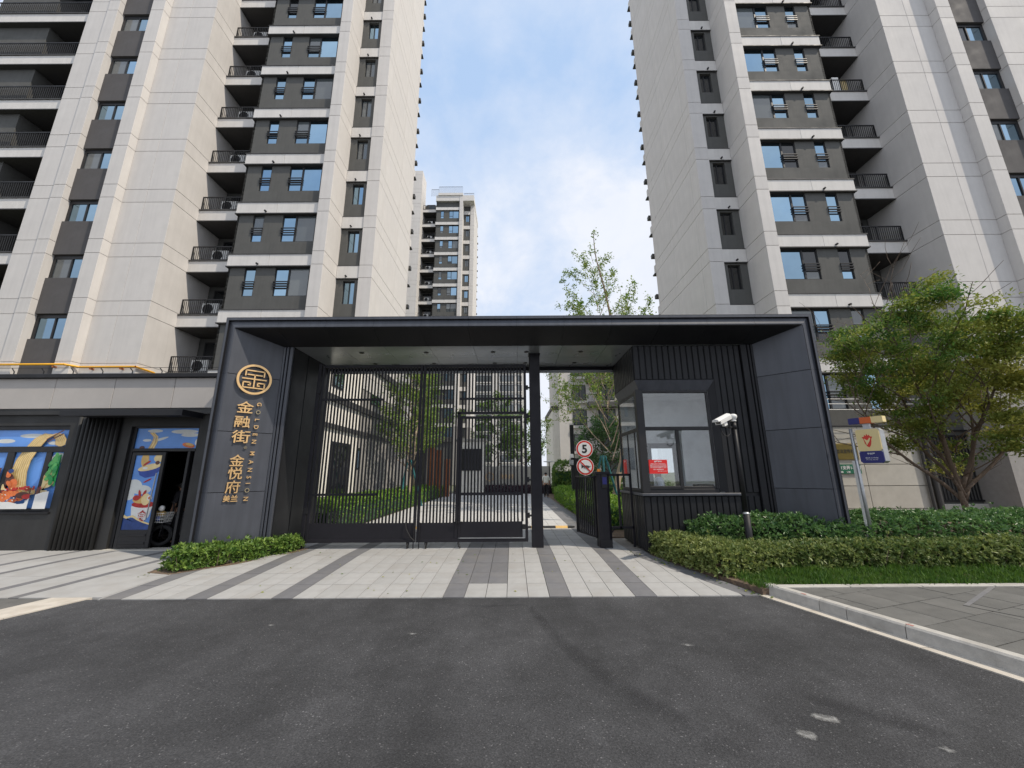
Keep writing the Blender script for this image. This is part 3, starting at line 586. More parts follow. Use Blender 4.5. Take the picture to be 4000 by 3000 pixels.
MB().tube([(-2.36, GY-.05, .66), (-2.33, GY-.07, .52), (-2.24, GY-.06, .36), (-2.15, GY-.05, .27)], .013, 8).build('cable', 'rubber', g1)
# ------------------------------------------------------------------ guard booth
bx0, bx1, by0, by1 = 2.76, 5.21, 8.40, 10.15
booth = thing('guard_booth', 'black ribbed guard booth with corner windows under the gateway roof', 'booth', (3.9, 9.2, .1))
for z0, z1, nm in ((.1, 1.21, 'lower_wall'), (3.72, ZTi-.002, 'upper_wall')):
    b = MB(); b.box(bx0+.03, bx1, by0+.03, by0+.11, z0, z1); b.box(bx0+.03, bx0+.11, by0+.11, by1, z0, z1); b.build(nm, 'portal_dark', booth)
MB().box(4.54, bx1, by0+.03, by0+.11, 1.21, 3.72).build('front_wall', 'portal_dark', booth)
MB().box(bx0+.11, 3.45, by1-.01, by1, .1, 1.1).build('rear_wall', 'interior', booth)
sp = (bx1-bx0)/18
ribs = {}
def rib(x, y, z0, z1, side):
    k = (round(z1-z0, 3), side)
    if k not in ribs: ribs[k] = (MB().cbox(-.056, .056, -.03, 0, 0, z1-z0, .008) if side == 'f' else MB().cbox(-.03, 0, -.056, .056, 0, z1-z0, .008)).mesh('rib', 'clad')
    place(ribs[k], 'rib', booth, (x, y, z0))
for i in range(18):
    x = bx0+sp*(i+.5)
    if x > 4.54:
        rib(x, by0+.03, .12, 1.20, 'f'); rib(x, by0+.03, 1.27, ZTi-.004, 'f')
    else: rib(x, by0+.03, .12, 1.20, 'f'); rib(x, by0+.03, 3.73, ZTi-.004, 'f')
for i in range(13):
    y = by0+.05+(by1-by0-.05)/13*(i+.5); rib(bx0+.03, y, .12, 1.20, 's'); rib(bx0+.03, y, 3.73, ZTi-.004, 's')
b = MB(); b.cbox(bx0-.05, 4.84, by0-.05, by0+.12, 1.212, 1.266, .008); b.cbox(bx0-.05, bx0+.12, by0+.12, by1, 1.212, 1.266, .008); b.build('sill', 'portal', booth)
# sloping hood over the windows
b = MB(); H = [(bx0-.005, by0-.005, 3.72), (4.54, by0-.005, 3.72), (4.42, by0+.10, 3.50), (2.87, by0+.10, 3.50)]
b.add(H, [(3,2,1,0)]); b.add([(bx0-.005, by0-.005, 3.72), (2.87, by0+.10, 3.50), (2.87, by1, 3.50), (bx0-.005, by1, 3.72)], [(3,2,1,0)]); b.build('hood', 'portal', booth)
MB().add([(4.54, by0-.005, 3.72), (4.54, by0-.005, 1.27), (4.42, by0+.10, 1.30), (4.42, by0+.10, 3.50)], [(3,2,1,0)]).build('window_reveal', 'portal_dark', booth)
fy = by0+.10
def wframe(bars, nm='window_frame'):
    b = MB()
    for q in bars: b.cbox(*q, .006)
    return b.build(nm, 'frame_dark', booth)
fr = wframe([(2.76, 2.92, by0+.02, by0+.17, 1.266, 3.50), (2.92, 4.42, fy, fy+.06, 1.266, 1.345), (2.92, 4.42, fy, fy+.06, 3.44, 3.50), (2.92, 4.42, fy, fy+.06, 2.60, 2.68), (4.36, 4.42, fy, fy+.06, 1.345, 2.60), (4.36, 4.42, fy, fy+.06, 2.68, 3.44), (3.60, 3.67, fy-.01, fy+.05, 1.345, 2.60), (2.92, 3.60, fy-.01, fy+.045, 1.345, 1.41), (3.67, 4.36, fy+.01, fy+.055, 1.345, 1.40)])
for x0, x1, z0, z1 in ((2.92, 4.36, 2.68, 3.44), (2.92, 3.60, 1.41, 2.60), (3.67, 4.36, 1.40, 2.60)): MB().box(x0, x1, fy+.02, fy+.026, z0, z1).build('pane', 'booth_glass', fr)
fx = bx0+.06
f2 = wframe([(fx, fx+.04, by0+.17, by1, 1.266, 1.345), (fx, fx+.04, by0+.17, by1, 3.44, 3.50), (fx, fx+.04, by0+.17, by1, 2.60, 2.68)]+[(fx+.01, fx+.032, y, y+.05, 1.345, 2.60) for y in (8.95, 9.5)]+[(fx, fx+.03, by1-.06, by1, 1.345, 3.44)])
for y0, y1, z0, z1 in ((8.57, by1-.06, 2.68, 3.44), (8.57, 8.95, 1.345, 2.6), (9.0, 9.5, 1.345, 2.6), (9.55, by1-.06, 1.345, 2.6)): MB().box(fx+.02, fx+.026, y0, y1, z0, z1).build('pane', 'booth_glass', f2)
# inside of the booth
MB().box(bx1-.03, bx1-.001, by0+.12, by1-.02, .1, ZTi-.1).build('inner_wall', 'interior', booth)
MB().box(bx0+.12, bx1-.03, by0+.12, by1, 3.55, 3.60).build('inner_ceiling', 'interior', booth)
b = MB(); b.box(bx0+.12, 3.46, by1-.06, by1-.02, .1, 3.55); b.box(4.27, bx1-.03, by1-.06, by1-.02, .1, 3.55); b.box(3.46, 4.27, by1-.06, by1-.02, 2.43, 3.55); b.build('inner_wall', 'interior', booth)
b = MB(); b.cbox(3.46, 3.59, by1-.09, by1-.01, .1, 2.43, .004); b.cbox(4.16, 4.27, by1-.09, by1-.01, .1, 2.43, .004); b.cbox(3.59, 4.16, by1-.09, by1-.01, 2.30, 2.43, .004); b.cbox(3.59, 4.16, by1-.09, by1-.01, .1, 1.1, .004); b.build('rear_door', 'frame_dark', booth)
MB().box(3.59, 4.16, by1-.05, by1-.045, 1.1, 2.3).build('pane', 'booth_glass', booth)
MB().box(bx0+.12, bx1-.03, by0+.12, by1-.1, .1, .12).build('floor', 'interior', booth)
desk = thing('desk', 'black desk with equipment inside the guard booth', 'desk', (4.3, 8.95, .12))
MB().cbox(3.95, 5.15, 8.62, 9.2, 1.28, 1.33, .006).build('top', 'black_metal', desk); MB().cbox(4.0, 4.05, 8.66, 9.16, .12, 1.28, .004).build('panel', 'black_metal', desk); MB().cbox(5.05, 5.1, 8.66, 9.16, .12, 1.28, .004).build('panel', 'black_metal', desk)
tag(MB().cbox(4.05, 4.42, 8.7, 8.95, 1.332, 1.43, .01).build('recorder', 'black_metal'), 'black recorder box on the desk in the guard booth', 'recorder')
def notice(O, w, h, ux, label, det):
    n_ = thing('notice', label, 'notice', O); ux = Vector(ux); nn = ux.cross(UP); O = Vector(O)
    P = lambda x, z, o: tuple(O+ux*x+UP*z+nn*o)
    MB().add([P(-w/2, -h/2, 0), P(w/2, -h/2, 0), P(w/2, h/2, 0), P(-w/2, h/2, 0), P(-w/2, -h/2, .004), P(w/2, -h/2, .004), P(w/2, h/2, .004), P(-w/2, h/2, .004)], [(3,2,1,0), (4,5,6,7), (0,1,5,4), (1,2,6,5), (2,3,7,6), (3,0,4,7)]).build('sheet', 'notice_red', n_)
    text_on('温馨提示', .05, O+UP*h*.37+nn*.006, ux, UP, 'sign_white', n_, 'lettering', .0005, .0012, fit=(w*.42, h*.12))
    if det:
        for k, (t_, z_, ww) in enumerate((('尊敬的业主您好为了您和他人的安全', .20, .8), ('请配合保安人员进行登记核实谢谢', .11, .88), ('如有疑问欢迎拨打物业服务热线咨询', .02, .88), ('禁止非机动车由此通道驶入小区内', -.07, .85))):
            text_on(t_, .02, O+UP*h*z_+nn*.006, ux, UP, 'sign_white', n_, 'lettering', .0003, .0004, fit=(w*ww, h*.055))
        text_on('021-58762079', .03, O-UP*h*.20+nn*.006, ux, UP, 'sign_white', n_, 'lettering', .0003, .0006, fit=(w*.55, h*.07)); text_on('物业服务中心', .02, O-UP*h*.32+ux*w*.2+nn*.006, ux, UP, 'sign_white', n_, 'lettering', .0003, .0003, fit=(w*.5, h*.045))
    return n_
notice((3.15, fy-.004, 1.815), .40, .295, (1, 0, 0), 'red printed notice stuck on the front window of the guard booth', True)
notice((fx-.004, 9.80, 1.83), .26, .36, (0, -1, 0), 'red notice on the driveway-side window of the guard booth', False)
# ------------------------------------------------------------------ apartment towers
L0, FH = 8.70, 2.95
def lev(n): return L0+FH*n
ACPROTO = {}
def ac_unit(loc, label, flip=1, rotz=0):
    if not ACPROTO:
        ACPROTO['case'] = MB().cbox(-.42, .42, -.16, .16, .05, .68, .02).mesh('casing', 'ac_white')
        g = MB(); g.ring((0, -.165, 0), (0, 1, 0), .25, .012, 28, 5)
        for r in (.08, .14, .20): g.ring((0, -.167, 0), (0, 1, 0), r, .005, 24, 4)
        for k in range(8): a = math.pi*k/4; g.cyl((.03*math.cos(a), -.167, .03*math.sin(a)), (.25*math.cos(a), -.167, .25*math.sin(a)), .004, n=4)
        ACPROTO['grille'] = g.mesh('fan_grille', 'black_metal')
        ACPROTO['fan'] = MB().lathe((0, -.1615, 0), [(.24, 0), (.24, .001)], 28, (0, 1, 0)).mesh('fan_opening', 'rubber')
        f = MB(); f.box(-.36, -.30, -.14, .14, 0, .05); f.box(.30, .36, -.14, .14, 0, .05); ACPROTO['foot'] = f.mesh('foot', 'black_metal')
    t = thing('air_conditioner', label, 'air conditioner', loc, 'air conditioner outdoor units on balconies'); v = Vector(loc)
    place(ACPROTO['case'], 'casing', t, v); place(ACPROTO['foot'], 'foot', t, v)
    for k in ('fan', 'grille'): place(ACPROTO[k], {'fan': 'fan_opening', 'grille': 'fan_grille'}[k], t, v+Vector((-.10*flip, 0, .37)))
def tower(label, X0, Y0, sx, n0, n1, ztop, rich=True, far_left=True, ztops=None, acs=(), ac_label='', open_panes={}):
    T = thing('apartment_tower', label, 'apartment tower', (X0+sx*7, Y0+2, 0), 'pale and charcoal apartment towers')
    X = lambda u: X0+sx*u
    cache = {}
    def BX(b, u0, u1, v0, v1, z0, z1): return b.box(X(u0), X(u1), Y0+v0, Y0+v1, z0, z1)
    def block(name, mat, key, u0, u1, v0, v1, z0, z1, ch=0, par=None):
        """a box; alike boxes on other floors share its mesh"""
        k = (name, mat, key, round(u1-u0, 3), round(v1-v0, 3), round(z1-z0, 3))
        if k not in cache:
            du, dv = abs(u1-u0)/2, (v1-v0)/2
            cache[k] = (MB().cbox(-du, du, -dv, dv, 0, z1-z0, ch) if ch else MB().box(-du, du, -dv, dv, 0, z1-z0)).mesh(name, mat)
        return place(cache[k], name, par or T, (X((u0+u1)/2), Y0+(v0+v1)/2, z0))
    zt = ztops or ztop
    # masses (joint colour shows in the grooves)
    i_ = .03
    b = MB(); BX(b, i_, 15.6, 1.0, 6.38, 0, zt); BX(b, i_, .69-i_, i_, 1.0, 0, zt); BX(b, 1.88+i_, 2.47, -1.35+i_, 1.0, 0, zt)
    BX(b, 9.1+i_, 11.58-i_, -2.08+i_, 1.0, 0, ztop); BX(b, 11.58+i_, 12.27-i_, -2.45+i_, 1.0, 0, ztop); BX(b, 14.07+i_, 15.7-i_, -2.38+i_, 1.0, 0, ztop); b.build('core_wall', 'joint', T)
    b = MB(); BX(b, .69, 1.88, .32, 1.0, 0, zt); BX(b, 2.47, 6.62, -.86, 1.0, 0, zt); BX(b, 6.62, 9.1, .92, 1.0, 0, zt); BX(b, 12.27, 14.07, -2.0, 1.0, 0, ztop); b.build('recess_wall', 'grey_stucco', T)
    b = MB(); BX(b, 6.52, 6.62, -1.12, .92, 3.4, zt); b.build('side_wall', 'grey_stucco', T)
    g = .009
    piers = [(0, .69, 0, .75), (1.88, 2.47, -1.35, .33), (9.1, 10.46, -2.08, .9), (10.46+.012, 11.58, -2.08, -1.0), (11.58+.004, 12.27, -2.45, -2.0), (14.07, 14.64, -2.45, -1.9), (14.67, 15.7, -2.38, -1.9)]
    if not far_left: piers[5:] = [(14.07, 17.5, -2.45, -1.9), (17.51, 22, -2.45, -1.9)]
    piers += [(0, .3, .762, 3.6), (0, .3, 3.612, 6.4)]
    for n in range(n0, n1):
        z = lev(n)
        for (u0, u1, v0, v1) in piers:
            if z-1 > (zt if u1 < 9 else ztop): continue
            top = min(z+FH-g, ztop if u0 > 9 else zt)
            block('panel', 'stucco', 0, u0, u1, v0, v1, z+g, min(z+.72-g, top), .006)
            if z+.72+g < top: block('panel', 'stucco', 0, u0, u1, v0, v1, z+.72+g, top, .006)
        if z > zt-.5: continue
        # charcoal facade of this storey with its two windows (head at z)
        block('wall', 'grey_stucco', 0, 2.47, 6.62, -1.12, -.86, z-FH+.66, z-1.57)
        block('wall', 'grey_stucco', 1, 4.30, 5.25, -1.12, -.86, z-1.57, z-.05); block('wall', 'grey_stucco', 2, 5.80, 6.62, -1.12, -.86, z-1.57, z-.05); block('wall', 'grey_stucco', 3, 2.47, 2.62, -1.12, -.86, z-1.57, z-.05)
        block('band', 'band', 0, 2.47, 4.62, -1.22, -.86, z+.0, z+.62, .006); block('band', 'band', 1, 4.63, 6.66, -1.22, -.86, z+.0, z+.62, .006)
        block('ledge', 'grey_trim', 0, 2.47, 6.69, -1.26, -.86, z-.05, z-.001); block('ledge', 'grey_trim', 1, 2.47, 6.69, -1.25, -.86, z+.621, z+.66)
        h = z-.05; s = z-1.57
        def window(u0, u1, mull, nm):
            k = (nm, 'win')
            if k not in cache:
                b = MB(); w = .045; y0, y1 = -.03, .03
                uu = [u0, u1]; du = (u0+u1)/2; q = lambda u: sx*(u-du)
                b.box(q(u0), q(u0+w), y0, y1, 0, h-s); b.box(q(u1-w), q(u1), y0, y1, 0, h-s); b.box(q(u0+w), q(u1-w), y0, y1, 0, w); b.box(q(u0+w), q(u1-w), y0, y1, h-s-w, h-s)
                if mull: b.box(q(mull-.04), q(mull+.04), y0-.01, y1, w, h-s-w)
                a = mull+.04 if mull else u0+w; e_ = u1-w
                b.box(q(a), q(e_), y0, y1, .40, .45)
                cache[k] = b.mesh('window', 'frame_dark')
                P = []
                if mull: P.append((u0+w, mull-.04, w, h-s-w))
                P += [(a, e_, w, .40), (a, e_, .45, h-s-w)]
                cache[k+('p',)] = [(MB().box(q(p[0]), q(p[1]), -.006, 0, p[2], p[3]).mesh('pane', 'pane_blue'), MB().box(q(p[0]), q(p[1]), -.006, 0, p[2], p[3]).mesh('pane', 'pane_curtain'), MB().box(q(p[0]), q(p[1]), -.006, 0, p[2], p[3]).mesh('pane', 'pane_dark')) for p in P]
                lv = MB()
                for zz_ in (.47, .60, .73): lv.cbox(q(a-.06), q(e_+.06), -.12, -.085, zz_, zz_+.05, .004)
                for e2 in (a-.04, e_+.04): lv.box(q(e2-.015), q(e2+.015), -.085, .0, .47, .78)
                cache[k+('l',)] = lv.mesh('guard_rail', 'frame_dark')
            w_ = place(cache[k], 'window', T, (X((u0+u1)/2), Y0-1.05, s)); o0 = WL[w_.name]
            for i, pm_ in enumerate(cache[k+('p',)]):
                r_ = rng.random(); c_ = 1 if r_ < .22 else (2 if r_ < .29 else 0)
                if (n, nm, i) in open_panes: c_ = open_panes[(n, nm, i)]
                place(pm_[c_], 'pane', w_, o0)
            if rich and (n, nm) not in open_panes: place(cache[k+('l',)], 'guard_rail', w_, o0)
        window(2.62, 4.30, 3.62, 'big'); window(5.25, 5.80, None, 'small')
        # narrow bay between the two piers
        block('wall', 'grey_stucco', 4, .69, 1.88, .12, .32, z-FH+.70, z-1.42); block('wall', 'grey_stucco', 5, .69, .91, .12, .32, z-1.42, z-.04); block('wall', 'grey_stucco', 6, 1.52, 1.88, .12, .32, z-1.42, z-.04); block('wall', 'grey_stucco', 7, .91, 1.52, .12, .32, z-.12, z-.04)
        block('band', 'band', 2, .70, 1.87, .05, .32, z, z+.70, .006); block('ledge', 'grey_trim', 2, .70, 1.87, .03, .32, z-.04, z-.001); block('ledge', 'grey_trim', 3, .70, 1.87, .04, .32, z+.70, z+.73)
        k = ('nar',)
        if k not in cache:
            b = MB(); w = .05; hh = 1.30
            b.box(-.305, -.255, 0, .05, 0, hh); b.box(.255, .305, 0, .05, 0, hh); b.box(-.255, .255, 0, .05, 0, w); b.box(-.255, .255, 0, .05, hh-w, hh); b.box(-.02 if sx < 0 else -.08, .03 if sx < 0 else -.03, -.005, .045, w, hh-w)
            cache[k] = b.mesh('window', 'frame_dark'); cache[k+('p',)] = [MB().box(-.255, .255, .02, .025, w, hh-w).mesh('pane', m_) for m_ in ('pane_blue', 'pane_curtain', 'pane_dark')]
        w_ = place(cache[k], 'window', T, (X(1.215), Y0+.24, z-1.42)); place(cache[k+('p',)][2 if sx > 0 else (1 if rng.random() < .5 else 0)], 'pane', w_, WL[w_.name])
        if rich:
            for u in (5.15, 1.35):
                kk = ('vent',)
                if kk not in cache: cache[kk] = MB().cyl((0, 0, 0), (0, -.10, -.01), .045, n=10).mesh('vent_pipe', 'black_metal')
                place(cache[kk], 'vent_pipe', T, (X(u), Y0+(-1.22 if u > 2 else .05), z+.10))
        # balcony
        if z+.7 < zt:
            block('balcony_slab', 'band', 0, 6.67, 9.098, -.62, .92, z+.02, z+.62, .006); block('ledge', 'grey_trim', 4, 6.67, 9.15, -.67, .6, z+.621, z+.68); block('ledge', 'grey_trim', 5, 6.67, 9.098, -.66, .9, z-.03, z+.018)
            k = ('rail',)
            if k not in cache:
                b = MB(); b.box(-1.2, 1.2, -.02, .02, .78, .83); b.box(-1.2, 1.2, -.015, .015, .06, .09)
                m_ = 24 if rich else 10
                for i in range(m_+1): u = -1.18+2.36*i/m_; b.box(u-.009, u+.009, -.01, .01, .0, .78)
                for u in (-1.18, 0, 1.18): b.box(u-.022, u+.022, -.022, .022, 0, .83)
                cache[k] = b.mesh('balcony_railing', 'frame_dark')
                d_ = MB(); d_.box(-.75, -.68, 0, .06, 0, 2.05); d_.box(.68, .75, 0, .06, 0, 2.05); d_.box(-.68, .68, 0, .06, 1.98, 2.05); d_.box(-.03, .03, -.01, .05, 0, 1.98); cache[k+('d',)] = d_.mesh('balcony_door', 'frame_dark')
                cache[k+('g',)] = MB().box(-.68, .68, .02, .03, 0, 1.98).mesh('pane', 'pane_dark')
            place(cache[k], 'balcony_railing', T, (X(7.88), Y0-.55, z+.68))
            dd = place(cache[k+('d',)], 'balcony_door', T, (X(8.0), Y0+.84, z+.64)); place(cache[k+('g',)], 'pane', dd, WL[dd.name])
            if n in acs: ac_unit((X(7.78), Y0-.26 if rich else Y0-.2, z+.685), ac_label % acs[n], -sx)
        # stair window strip
        if z < ztop-.5:
            block('spandrel', 'spandrel', 0, 12.27, 14.07, -2.2, -2.0, z-FH+.08, z-1.12); 
            k = ('strip',)
            if k not in cache:
                b = MB(); w = .05; hh = 1.18
                b.box(-.9, -.76, 0, .08, 0, hh); b.box(.76, .9, 0, .08, 0, hh); b.box(-.76, .76, 0, .08, 0, w); b.box(-.76, .76, 0, .08, hh-.16, hh); b.box(-.03, .03, -.01, .07, w, hh-.16)
                cache[k] = b.mesh('window', 'frame_dark'); cache[k+('p',)] = [[MB().box(a, c, .03, .036, w, hh-.16).mesh('pane', m_) for m_ in ('pane_blue', 'pane_curtain', 'pane_dark')] for a, c in ((-.76, -.03), (.03, .76))]
            w_ = place(cache[k], 'window', T, (X(13.17), Y0-2.10, z-1.12))
            for i in (0, 1): place(cache[k+('p',)][i][open_panes.get((n, 'strip', i), 1 if rng.random() < .25 else 0)], 'pane', w_, WL[w_.name])
        if far_left and z < ztop-1:
            block('balcony_slab', 'band', 1, 15.7, 21.5, -2.15, -.1, z-.37, z+.2, .006); block('ledge', 'grey_trim', 6, 15.7, 21.5, -2.2, -.1, z+.201, z+.25); block('ledge', 'grey_trim', 7, 15.7, 21.5, -2.17, -.1, z-.42, z-.371)
            k = ('rail2',)
            if k not in cache:
                b = MB(); b.box(-2.9, 2.9, -.02, .02, .93, .98); b.box(-2.9, 2.9, -.015, .015, .06, .09)
                for i in range(53): u = -2.88+5.76*i/52; b.box(u-.01, u+.01, -.01, .01, .0, .93)
                cache[k] = b.mesh('balcony_railing', 'frame_dark')
            place(cache[k], 'balcony_railing', T, (X(18.6), Y0-2.05, z+.25))
            block('wall', 'grey_stucco', 9, 18.3, 21.5, -1.9, 0.0, z+.2, z+FH-.42)
        # sills of the rear elevation, seen edge-on past the corner
        block('rear_sill', 'grey_trim', 8, -.10, .25, 6.4, 6.75, z-.05, z+.02); block('rear_band', 'band', 8, -.02, .2, 6.4, 6.62, z+.02, z+.62); block('rear_bay', 'grey_trim', 9, -.14, .2, 6.4, 6.68, z-1.75, z-1.5)
    if far_left:
        b = MB(); BX(b, 15.7, 21.5, -.1, 1.0, 0, ztop); b.build('recess_wall', 'shop_dark', T)
    return T
nm9 = ['first', 'second', 'third', 'fourth', 'fifth', 'sixth', 'seventh', 'eighth', 'ninth', 'tenth']
tw_left = tower('tall pale tower with charcoal window bands rising left of the gateway, above the noodle shop', -7.275, 18.2, -1, -1, 12, 44, acs={i-1: nm9[i] for i in range(0, 9)}, ac_label='white fan unit on the %s visible balcony up, tower left of the gateway')
tw_right = tower('tall pale tower with charcoal window bands rising right of the gateway, behind the street tree', 9.645, 16.85, 1, -1, 12, 44, far_left=False, acs={}, open_panes={(1, 'big', 2): 2, (1, 'small', 1): 2, (1, 'big', 1): 1, (1, 'big', 0): 0, (5, 'strip', 0): 2})
for nn_ in (-1, 0): pass
bgt = tower('distant matching tower with rooftop railing seen in the gap behind the left tower', -6.6, 60.4, -1, 0, 16, 54.5, rich=False, far_left=False, ztops=49.6, acs={n: nm9[12-n] for n in range(6, 13)}, ac_label='tiny white fan unit on the %s balcony down, distant tower')
# roof parapet and railings of the distant tower
b = MB(); b.box(-6.6-6.7, -6.6+.05, 59.1, 66.9, 48.9, 50.0); b.build('parapet', 'band', bgt)
b = MB()
for x0, x1, y, z in ((-14.2, -12.9, 59.3, 50.0), (-12.8, -8.6, 59.0, 50.3), (-8.5, -6.7, 60.3, 50.0)):
    h_ = 1.4
    b.box(x0, x1, y-.02, y+.02, z+h_-.05, z+h_)
    k = int((x1-x0)/.16)
    for i in range(k+1): xx = x0+(x1-x0)*i/k; b.box(xx-.012, xx+.012, y-.012, y+.012, z, z+h_)
b.build('roof_railing', 'frame_dark', bgt); MB().box(-12.9, -8.5, 58.95, 60, 49.95, 50.4).build('parapet', 'band', bgt)
# right tower: ground storey of large stone panels
b = MB(); b.box(12.1, 16.68, 15.74, 16.5, 0, 3.46); b.build('core_wall', 'joint', tw_right)
zs = [.0, .262, 1.12, 1.95, 2.77, 3.46]
for i in range(5):
    for x0, x1 in ((11.6, 14.04), (14.06, 16.72)): MB().cbox(x0, x1, 15.68, 15.8, zs[i]+.014, zs[i+1]-.014, .005).build('stone_panel', 'stone', tw_right)
MB().box(12.1, 16.72, 15.66, 16.0, 3.46, 3.53).build('ledge', 'grey_trim', tw_right)
b = MB(); b.box(16.68, 19.2, 16.0, 17, 0, 8); b.build('recess_wall', 'grey_stucco', tw_right)
for x, r_ in ((16.35, .055), (16.6, .10)): MB().cyl((x, 15.58, .05), (x, 15.58, 3.4), r_, n=12).build('drain_pipe', 'grey_trim', tw_right)
# yellow gas pipe on the left tower
gp_ = thing('gas_pipe', 'yellow gas pipe running along the foot of the left tower above the shop roof', 'pipe', (-18.9, 15.6, 6.2))
MB().tube([(-24, 15.62, 6.30), (-18.98, 15.62, 6.30), (-18.72, 16.0, 6.28), (-16.30, 16.0, 6.28), (-16.30, 16.9, 6.24), (-16.30, 16.95, 5.9)], .045, 8).build('pipe', 'yellow_pipe', gp_, True)
for x, y in ((-19.4, 15.7), (-18.2, 16.05), (-16.9, 16.05), (-22, 15.7)): MB().box(x-.015, x+.015, y-.12, y+.12, 6.16, 6.24).build('bracket', 'corten', gp_)
# ------------------------------------------------------------------ further buildings
def far_block(label, x0, x1, y0, y1, h, cols, n, fh, z0=0, name='apartment_block'):
    T = thing(name, label, 'building', ((x0+x1)/2, y0, 0)); b = MB(); b.box(x0, x1, y0, y1, 0, h); b.build('wall', 'stucco', T)
    cache = {}
    for i in range(n):
        z = z0+i*fh
        if z+fh > h: break
        for j, (a, c) in enumerate(cols):
            if j not in cache:
                w = (c-a)/2; f = MB(); f.box(-w, w, -.08, 0, 0, 1.9); cache[j] = f.mesh('window', 'frame_dark')
                cache[(j, 'p')] = [MB().box(-w+.1+k*(2*w-.1)/2, -w+.1+k*(2*w-.1)/2+(2*w-.3)/2, -.10, -.08, .1, 1.75).mesh('pane', 'pane_curtain') for k in (0, 1)]; cache[(j, 's')] = MB().box(-w-.1, w+.1, -.3, 0, -.35, -.05).mesh('sill', 'band')
            w_ = place(cache[j], 'window', T, ((a+c)/2, y0, z+.8)); place(cache[(j, 's')], 'sill', w_, WL[w_.name])
            for q in cache[(j, 'p')]: place(q, 'pane', w_, WL[w_.name])
    return T
far_block('far pale tower with dark window columns seen through the wicket gate', -13.5, 3.5, 112, 126, 41, [(-10.6, -6.0), (-3.6, .6), (1.6, 2.9)], 14, 2.95, 1)
fb = far_block('grey mid-rise block behind the ginkgo tree, between gate column and guard booth', 5.55, 15.5, 45, 56, 16.6, [(7.2, 8.8), (10.2, 12.2), (13.2, 14.6)], 6, 2.95, .4)
for i in range(5):
    z = .4+2.95*(i+1); MB().box(8.9, 13, 43.9, 45, z-.1, z+.5).build('balcony_slab', 'grey_stucco', fb)
    b = MB(); b.box(8.9, 13, 43.92, 43.96, z+1.3, z+1.35)
    for k in range(28): b.box(8.92+k*.15, 8.94+k*.15, 43.93, 43.95, z+.5, z+1.3)
    b.build('balcony_railing', 'frame_dark', fb)
MB().box(4.8, 5.55, 45.5, 55, 0, 9.0).build('annex_wall', 'cream_wall', fb); MB().box(4.7, 5.56, 45.4, 55, 9.0, 9.5).build('annex_roof', 'grey_trim', fb)
# low wing along the left of the inner drive
wing = thing('service_wing', 'low white two-storey wing with dark ledges seen through the left gate leaf', 'building', (-8.2, 17, 0))
b = MB(); b.box(-9.0, -7.32, 13.6, 23.5, 0, 7.0); b.build('wall', 'cream_wall', wing)
for z0, z1, p in ((6.95, 7.25, .18), (4.6, 4.85, .12), (3.5, 3.68, .10)): MB().box(-9.0, -7.32+p, 13.5, 23.5+p, z0, z1).build('ledge', 'grey_trim', wing)
d_ = MB().box(-7.33, -7.28, 15.6, 17.4, .1, 3.0).build('door', 'frame_dark', wing); MB().box(-7.285, -7.27, 15.75, 16.45, .25, 2.9).build('pane', 'pane_dark', d_); MB().box(-7.285, -7.27, 16.55, 17.25, .25, 2.9).build('pane', 'pane_dark', d_)
for y0, y1, z0, z1 in ((18.3, 18.7, 1.9, 2.9), (13.9, 14.9, 5.0, 6.3), (15.2, 16.2, 5.2, 6.2), (19.4, 20.8, 5.2, 6.2)):
    w_ = MB().box(-7.33, -7.29, y0, y1, z0, z1).build('window', 'frame_dark', wing); MB().box(-7.295, -7.28, y0+.08, y1-.08, z0+.08, z1-.08).build('pane', 'pane_blue', w_)
# garden wall, pylon, screen
gw = thing('garden_wall', 'pale stone garden wall with small gold lettering at the end of the drive', 'wall', (-1, 33, 0))
for i in range(8): MB().cbox(-4.4+i*.95, -4.4+(i+1)*.95-.012, 33, 33.35, .1, 2.25, .01).build('stone_panel', 'stone', gw)
text_on('金悦府', .4, (-.5, 32.985, 1.4), (1, 0, 0), (0, 0, 1), 'gold', gw, 'lettering', .01); b = MB(); b.ring((-1.9, 32.985, 1.4), (0, 1, 0), .33, .03, 24, 5); b.build('emblem', 'gold', gw)
py_ = thing('notice_pylon', 'white stone pylon carrying a dark screen behind the wicket gate', 'pylon', (-3.3, 31, .1)); MB().cbox(-4.45, -2.15, 31, 31.4, .1, 4.2, .02).build('body', 'cream_wall', py_); MB().cbox(-4.55, -2.05, 30.9, 31.5, 4.2, 4.4, .02).build('cap', 'stone', py_); MB().cbox(-4.0, -2.4, 30.94, 31.0, 1.9, 3.6, .02).build('screen', 'frame_dark', py_)
for i, (x, y, h_) in enumerate(((-5.75, 26.5, 3.6), (-5.3, 27.2, 3.3), (-4.9, 28, 2.7))):
    tag(MB().cbox(x, x+.42, y, y+.2, .1, h_, .02).build('steel_pillar', 'corten'), ['tallest', 'middle', 'shortest'][i]+' of three rust-coloured pillars beside the garden hedge', 'pillar', 'rust-coloured garden pillars')
